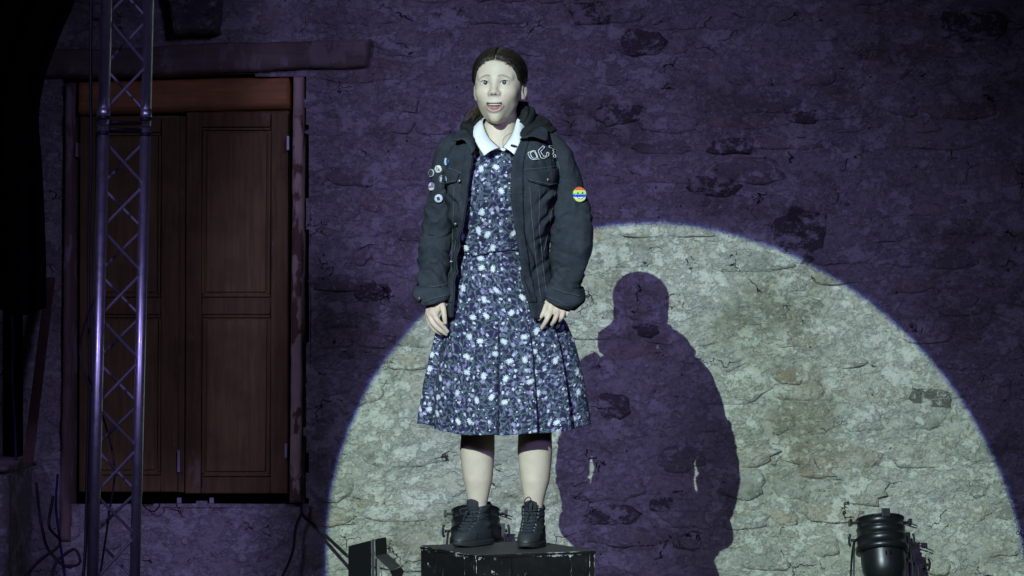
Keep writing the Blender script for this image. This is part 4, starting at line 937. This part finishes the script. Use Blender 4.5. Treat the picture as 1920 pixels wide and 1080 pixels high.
# hood, lying in thick folds round the neck
def roll(path, rad, seed, nu=40, n=90):
    p = spline([W(*q) for q in path], n); r = np.interp(np.linspace(0, 1, n), np.linspace(0, 1, len(rad)), rad); v, f = tube_vf(p, r, nu); v = np.array(v)
    c = np.repeat(p, nu, 0); d = v - c; an = np.tile(np.linspace(0, 2 * np.pi, nu, endpoint=False), n); an = np.r_[an, np.zeros(len(v) - len(an))]; q_ = fbm(v * 9, 2, seed); k = 1 + .20 * fbm(v * 14, 3, seed) + .13 * np.sin(3 * an + 5 * q_ + seed) + .07 * np.sin(7 * an + 9 * q_) + .06 * fbm(v * 60, 2, seed + 4); return (c + d * k[:, None] * np.array((1.0, 1.0, .92))).tolist(), f
hm = MB()
hm.add(*roll([(974, 262, -.09), (990, 246, -.055), (1012, 240, .0), (1014, 236, .055), (985, 226, .105), (935, 222, .12), (893, 232, .10), (876, 238, .05), (882, 246, -.01), (893, 262, -.075)], [.010, .022, .030, .033, .036, .036, .032, .025, .020, .008], 3))
hood = hm.build('hood', M_KNIT, jacket, True)
hm = MB(); hm.add(*roll([(980, 236, -.01), (984, 222, .02), (984, 212, .06), (960, 210, .10), (925, 212, .11), (903, 224, .08), (896, 236, .03)], [.020, .030, .034, .036, .036, .026, .016], 9)); hm.build('hood_lining', M_KNIT, hood, True)
hm = MB(); hm.add(*roll([(1000, 250, -.06), (1022, 246, -.02), (1034, 243, .03), (1018, 240, .075)], [.006, .013, .017, .014], 12)); hm.build('hood_edge', M_KNIT, hood, True)

# seams, buttons
def seam(pts, tree, lift=.0015, r=.0010, mat=None, parent=None, name='seam', n=None):
    pl = np.array(pts, float); d = np.r_[0, np.cumsum(np.linalg.norm(np.diff(pl, axis=0), axis=1))]; n = n or max(6, int(d[-1] / 3)); s = np.linspace(0, d[-1], n); out = []
    for q in np.stack([np.interp(s, d, pl[:, 0]), np.interp(s, d, pl[:, 1])], -1):
        h, _ = hit(q[0], q[1], tree, lift)
        if h is not None: out.append(np.array(h))
    if len(out) > 2:
        v, f = tube_vf(out, r, 5); return mesh(name, v, f, mat or M_STITCH, parent or jacket)
for pts in ([(982, 318), (1018, 315), (1050, 312)], [(866, 325), (848, 317), (832, 315)], [(993, 352), (998, 420), (1006, 500), (1014, 566)], [(1012, 354), (1010, 420), (1018, 500), (1026, 566)], [(1042, 350), (1030, 420), (1020, 470)], [(852, 348), (850, 420), (847, 500), (845, 566)], [(968, 320), (972, 400), (980, 470), (994, 540), (1000, 566)], [(864, 345), (858, 420), (850, 500)], [(996, 572), (1020, 570), (1040, 563)]): seam(pts, T_JB)
seam([(990, 337), (1026, 348), (1047, 337)], T_JB, .0122); seam([(833, 350), (844, 341), (855, 339)], T_JB, .0122)
seam([(1024, 262), (1040, 285), (1049, 315), (1050, 335)], T['R'], .001); seam([(790, 536), (812, 539), (836, 534)], T['CL'], .005); seam([(1036, 541), (1060, 549), (1086, 556)], T['CR'], .005); seam([(798, 566), (815, 560), (836, 555)], T['CL'], .005); seam([(1026, 556), (1046, 565), (1066, 574)], T['CR'], .005)
def frame_at(px_, py_, trees, lift, face=0.0):
    best = None
    for t in trees:
        h, n = hit(px_, py_, t, lift)
        if h is not None and (best is None or h.y < best[0].y): best = (h, n)
    if best is None: return None
    h, n = best; zax = (n.normalized() + face * (CAMP - h).normalized()).normalized(); xax = Vector((0, 0, 1)).cross(zax).normalized(); yax = zax.cross(xax)
    return Matrix.Translation(h) @ Matrix((xax, yax, zax)).transposed().to_4x4()
ALLT = [T_JB, T['L'], T['R'], T['CL'], T['CR']]
for (a, b) in ((864, 340), (858.5, 418), (1023, 337), (789, 559), (843, 572), (881, 262), (852, 490)):
    Mx = frame_at(a, b, ALLT, .012)
    if Mx: MB().lathe([(.0001, .003), (.0035, .0035), (.0052, .003), (.0058, .001), (.0058, -.004)], 16, Mx).build('button', M_BRASS, jacket, True)

# badges, patch, chest letters
def disc(name, px_, py_, r, cf, mat, dome=.0016, conform=None, lift=.007, sx=1.0, turn=None, face=.5):
    Mx = frame_at(px_, py_, ALLT, lift, face)
    if Mx is None: return
    if turn: Mx = Mx @ Matrix.Rotation(R(turn), 4, 'Y')
    nr, na = 22, 64; V = []; C = []
    for i in range(nr + 1):
        rr = r * min(1, i / (nr - 1)); zz = dome * (1 - (rr / r) ** 2) - (.004 if i == nr else 0)
        for j in range(na):
            a = 2 * math.pi * j / na; x, y = rr * math.cos(a), rr * math.sin(a) * sx; V.append(Mx @ Vector((x, y, zz))); C.append(cf(x / r, y / r))
    mesh(name, V, quads(nr + 1, na, True), mat, jacket, col=np.array(C))
def rainbow(x, y):
    if y > .58: c = (.75, .13, .06)
    elif y > .12: c = (.62, .72, .16)
    elif y > -.08: c = (.12, .50, .28)
    elif y > -.36: c = (.02, .02, .62)
    elif y > -.55 and x * x < .55: c = (.72, .74, .85)
    else: c = (.68, .74, .22)
    for ex in (-.28, .42):
        if ((x - ex) / .10) ** 2 + ((y - .20) / .17) ** 2 < 1: c = (.01, .01, .01)
    rr = math.hypot(x - .08, (y + .05))
    if abs(rr - .60) < .045 and y < -.18: c = (.02, .02, .30)
    if math.hypot(x, y) > .95: c = tuple(q * .75 for q in c)
    return c
disc('smiley_patch', 1082, 366, .0238, rainbow, M_PATCH, .001, lift=.0115, sx=1.06, face=1.4)
W_ = (.62, .66, .68); NV = (.03, .035, .16)
B1 = lambda x, y: (.35, .55, .75) if x < -.1 and abs(x + .1) > .35 else ((.6, .68, .72) if x < .15 else (.03, .06, .12))
B2 = lambda x, y: (.10, .10, .09) if (x + .3) ** 2 + (y - .3) ** 2 < .05 or (x - .25) ** 2 + (y + .3) ** 2 < .08 or abs(y - x * .4 + .05) < .07 else (.55, .56, .53)
B3 = lambda x, y: (.5, .5, .5) if math.hypot(x, y) > .86 else (.05, .055, .05)
B4 = lambda x, y: (.60, .64, .66) if math.hypot(x, y) > .86 else ((.50, .52, .60) if abs(x + .15) < .38 and abs(y) < .55 else (.05, .06, .09))
B5 = lambda x, y: (.35, .13, .06) if -.35 < y < .15 else ((.10, .18, .42) if y >= .15 and x > 0 else (.50, .56, .66))
B6 = lambda x, y: NV if abs(x + y * .2 + .02) < .36 and abs(y - x * .2) < .48 else ((.20, .22, .26) if abs(math.hypot(x, y) - .78) < .06 and math.sin(math.atan2(y, x) * 9) > 0 else (.60, .63, .66))
for (a, b, r, fn, tn) in ((840, 303, .0125, B1, -12), (823.5, 317, .0125, B2, 0), (811.5, 324.5, .0125, B3, 0), (829, 335.5, .0115, B4, -30), (838, 334.5, .0115, B4, -28), (812, 350, .0135, B5, 0), (823, 371, .0135, B6, 0)): disc('badge', a, b, r, fn, M_PRINT, turn=tn)
zc = lambda L: [(975 + a / 7.71, 260 + b / 7.71) for a, b in L]
for L in ([(110, 225), (125, 205), (190, 178), (212, 190), (243, 290), (268, 308)], [(110, 225), (150, 295), (180, 308), (243, 300)], [(140, 215), (185, 195), (205, 205), (228, 280), (200, 292), (170, 280), (140, 215)],
          [(345, 150), (335, 120), (310, 120), (265, 170), (258, 195), (290, 285), (310, 298), (345, 295), (400, 240), (400, 205), (375, 205)], [(345, 150), (325, 145), (290, 185), (320, 270), (335, 272), (375, 235), (375, 205)],
          [(400, 122), (430, 118), (470, 135), (487, 160), (450, 185), (465, 205), (450, 225)], [(400, 135), (440, 150), (465, 165)], [(460, 245), (485, 235), (495, 270), (475, 275), (455, 255), (460, 245)]):
    seam(zc(L), T_JB, .0062, .0012, M_WHITE, jacket, 'letter_stroke', 26)
# microphone on the collar
mc = MB().tube([W(958, 272.5, -.135), W(963, 273.5, -.138), W(969, 275, -.138)], [.0035, .0045, .003], 10).build('microphone', M_RUBBER, person, True)
v, f = tube_vf(spline([W(960, 249, -.068), (W(950, 254, -.084)), W(944, 261, -.097), W(943, 270, -.108), W(944, 276, -.118), W(956, 280, -.130), W(963, 274, -.138)], 40), .0007, 6); mesh('microphone_wire', v, f, M_RUBBER, mc)

# --- boots
def boot(heel, yaw, hgt, label_px):
    """heel: ankle point on the box top; yaw: toe direction, 0 towards the camera, positive to the viewer's right"""
    Mx = Matrix.Translation(heel) @ Matrix.Rotation(R(yaw), 4, 'Z')     # local -Y is the toe direction
    k = hgt / .14
    prof = [(.016, .160, .062, .0400), (.026, .160, .062, .0415), (.036, .153, .061, .0415), (.047, .140, .060, .0405), (.060, .121, .059, .0395), (.073, .102, .057, .0385), (.086, .081, .055, .0375), (.100, .066, .053, .0365), (.118, .056, .051, .0365), (.135, .0515, .051, .0375), (.142, .050, .051, .0380)]
    n = 72; a = np.linspace(0, 2 * np.pi, n, endpoint=False); ca, sa = np.cos(a), np.sin(a)
    def ring(z, ff, fb, hw, ex=2.35, wob=0):
        f = np.where(ca > 0, ff * S_(ca, 2.0), fb * S_(ca, ex)); w = hw * S_(sa, ex) * (1 - .10 * np.clip(-f / .06, 0, 1) * 1.0) * (1 + .06 * np.clip(f / .16, 0, 1)); return np.stack([w, -f, np.full(n, z)], -1)
    zs_ = np.linspace(.016, .142, 46); pr = interp(prof, zs_); V = []
    for i, z in enumerate(zs_):
        r = ring(z * k if z > .05 else z, pr[0][i], pr[1][i], pr[2][i]); d = r * np.array((1, 1, 0)); d /= np.linalg.norm(d, axis=1)[:, None] + 1e-9
        wr = .0040 * fbm(np.stack([r[:, 0] * 24, r[:, 1] * 24, r[:, 2] * 95], -1), 3, int(abs(yaw)) + 3) * sstep(.035, .07, z); top = sstep(.125, .142, z) * .007 * np.cos(a * 1.0) * -1
        r = r + d * wr[:, None]; r[:, 2] += top; V.append(r)
    V = np.array(V); bt = mesh('boot', [Mx @ Vector(q) for q in V.reshape(-1, 3)], quads(46, n, True), M_BOOT, person); solidify(bt, .003, -1)
    so = [ring(0, .161, .064, .041), ring(.003, .165, .066, .043), ring(.016, .166, .066, .0435), ring(.019, .164, .065, .042), ring(.0195, .150, .055, .034)]
    so = [s + np.array((0, 0, .0)) for s in so]
    SV = [Mx @ (Vector(q) + Vector((0, 0, .0015 + .007 * max(0, (-q[1] - .10) / .06) ** 2 * (q[2] < .01)))) for q in np.array(so).reshape(-1, 3)]; c0 = len(SV)
    SF = quads(5, n, True) + [tuple(range(n))[::-1]]; mesh('sole', SV, SF, M_SOLE, bt, smooth=False)
    cap_v = [];  zc_ = np.linspace(.022, .047, 8); q = interp(prof, zc_)
    aa = np.linspace(-.95, .95, 40)
    for i, z in enumerate(zc_):
        f = (q[0][i] + .0025) * S_(np.cos(aa), 2.0); w = (q[2][i] + .0025) * S_(np.sin(aa), 2.35) * (1 + .06 * np.clip(f / .16, 0, 1)); cap_v += [Mx @ Vector((w_, -f_, z)) for w_, f_ in zip(w, f)]
    mesh('toe_cap', cap_v, quads(8, 40, False), M_SOLE, bt)
    def surf(z, w, off=.004):
        p_ = interp(prof, [z]); ff, hw = float(p_[0][0]), float(p_[2][0]); s = min(.95, abs(w) / hw); return Mx @ Vector((w, -(ff * (1 - s ** 2.35) ** .5) - off, z * k))
    tv = []
    for t in np.linspace(0, 1, 8):
        for w in np.linspace(-1, 1, 13):
            q = surf(.128, w * .020, -.003); tv.append(q + Vector((0, 0, t * (.034 - .008 * w * w))) + (Mx.to_3x3() @ Vector((0, -1, 0))) * (.006 * math.sin(t * 2)))
    solidify(mesh('tongue', tv, quads(8, 13, False), M_BOOT, bt), .004)
    zl = [.060, .069, .079, .090, .102, .115, .128]
    for i, z in enumerate(zl):
        hwid = .016 + .001 * i; pts = [surf(z, w, .0045 + .002 * (1 - (w / hwid) ** 2)) for w in np.linspace(-hwid, hwid, 9)]
        v, f = tube_vf(pts, .0028, 6); mesh('lace', v, f, M_LACE, bt)
        for sg in (-1, 1):
            e_ = surf(z + .002, sg * (hwid + .004), .002); v = MB(); v.lathe([(.0015, .001), (.0028, .0015), (.0034, 0)], 10, Matrix.Translation(e_) @ Mx.to_3x3().to_4x4() @ Matrix.Rotation(R(70), 4, 'X')); v.build('eyelet', M_EYELET, bt, True)
    kn = surf(.124, 0, .010)
    return bt, kn, Mx
YL_, YR_ = 10.96, 10.915
bt, kn, Mx = boot((W(898, 0)[0] * YL_ / YB, YL_, BTOP), -26, .134, 0)
for L in ([(0, 0, 0), (-.018, -.012, .008), (-.034, -.010, .002), (-.030, -.012, -.010), (-.010, -.008, -.004), (0, 0, 0)], [(0, 0, 0), (.012, -.012, -.010), (.018, -.014, -.03), (.012, -.012, -.036), (.004, -.008, -.012), (0, 0, 0)], [(0, 0, 0), (-.016, -.010, -.012), (-.024, -.012, -.034)], [(0, 0, 0), (.006, -.012, -.016), (.004, -.018, -.042)]):
    v, f = tube_vf(spline([kn + Vector(q) for q in L], 26), .0021, 6); mesh('lace_bow', v, f, M_LACE, bt)
bt, kn, Mx = boot((W(1000, 0)[0] * YR_ / YB, YR_, BTOP), -10, .132, 0)
for L in ([(-.004, 0, 0), (-.017, -.006, .018), (-.016, -.004, .042), (-.004, -.002, .050), (.006, -.004, .034), (.003, 0, .004)], [(-.002, 0, 0), (-.010, -.006, .018), (-.008, -.006, .036), (.002, -.004, .038), (.003, 0, .0)], [(0, 0, 0), (.012, -.008, -.006), (.022, -.010, -.024), (.018, -.010, -.03), (.006, -.006, -.01), (0, 0, 0)], [(0, 0, 0), (-.008, -.012, -.014), (-.012, -.016, -.036)]):
    v, f = tube_vf(spline([kn + Vector(q) for q in L], 26), .0019, 6); mesh('lace_bow', v, f, M_LACE, bt)
settle(person)
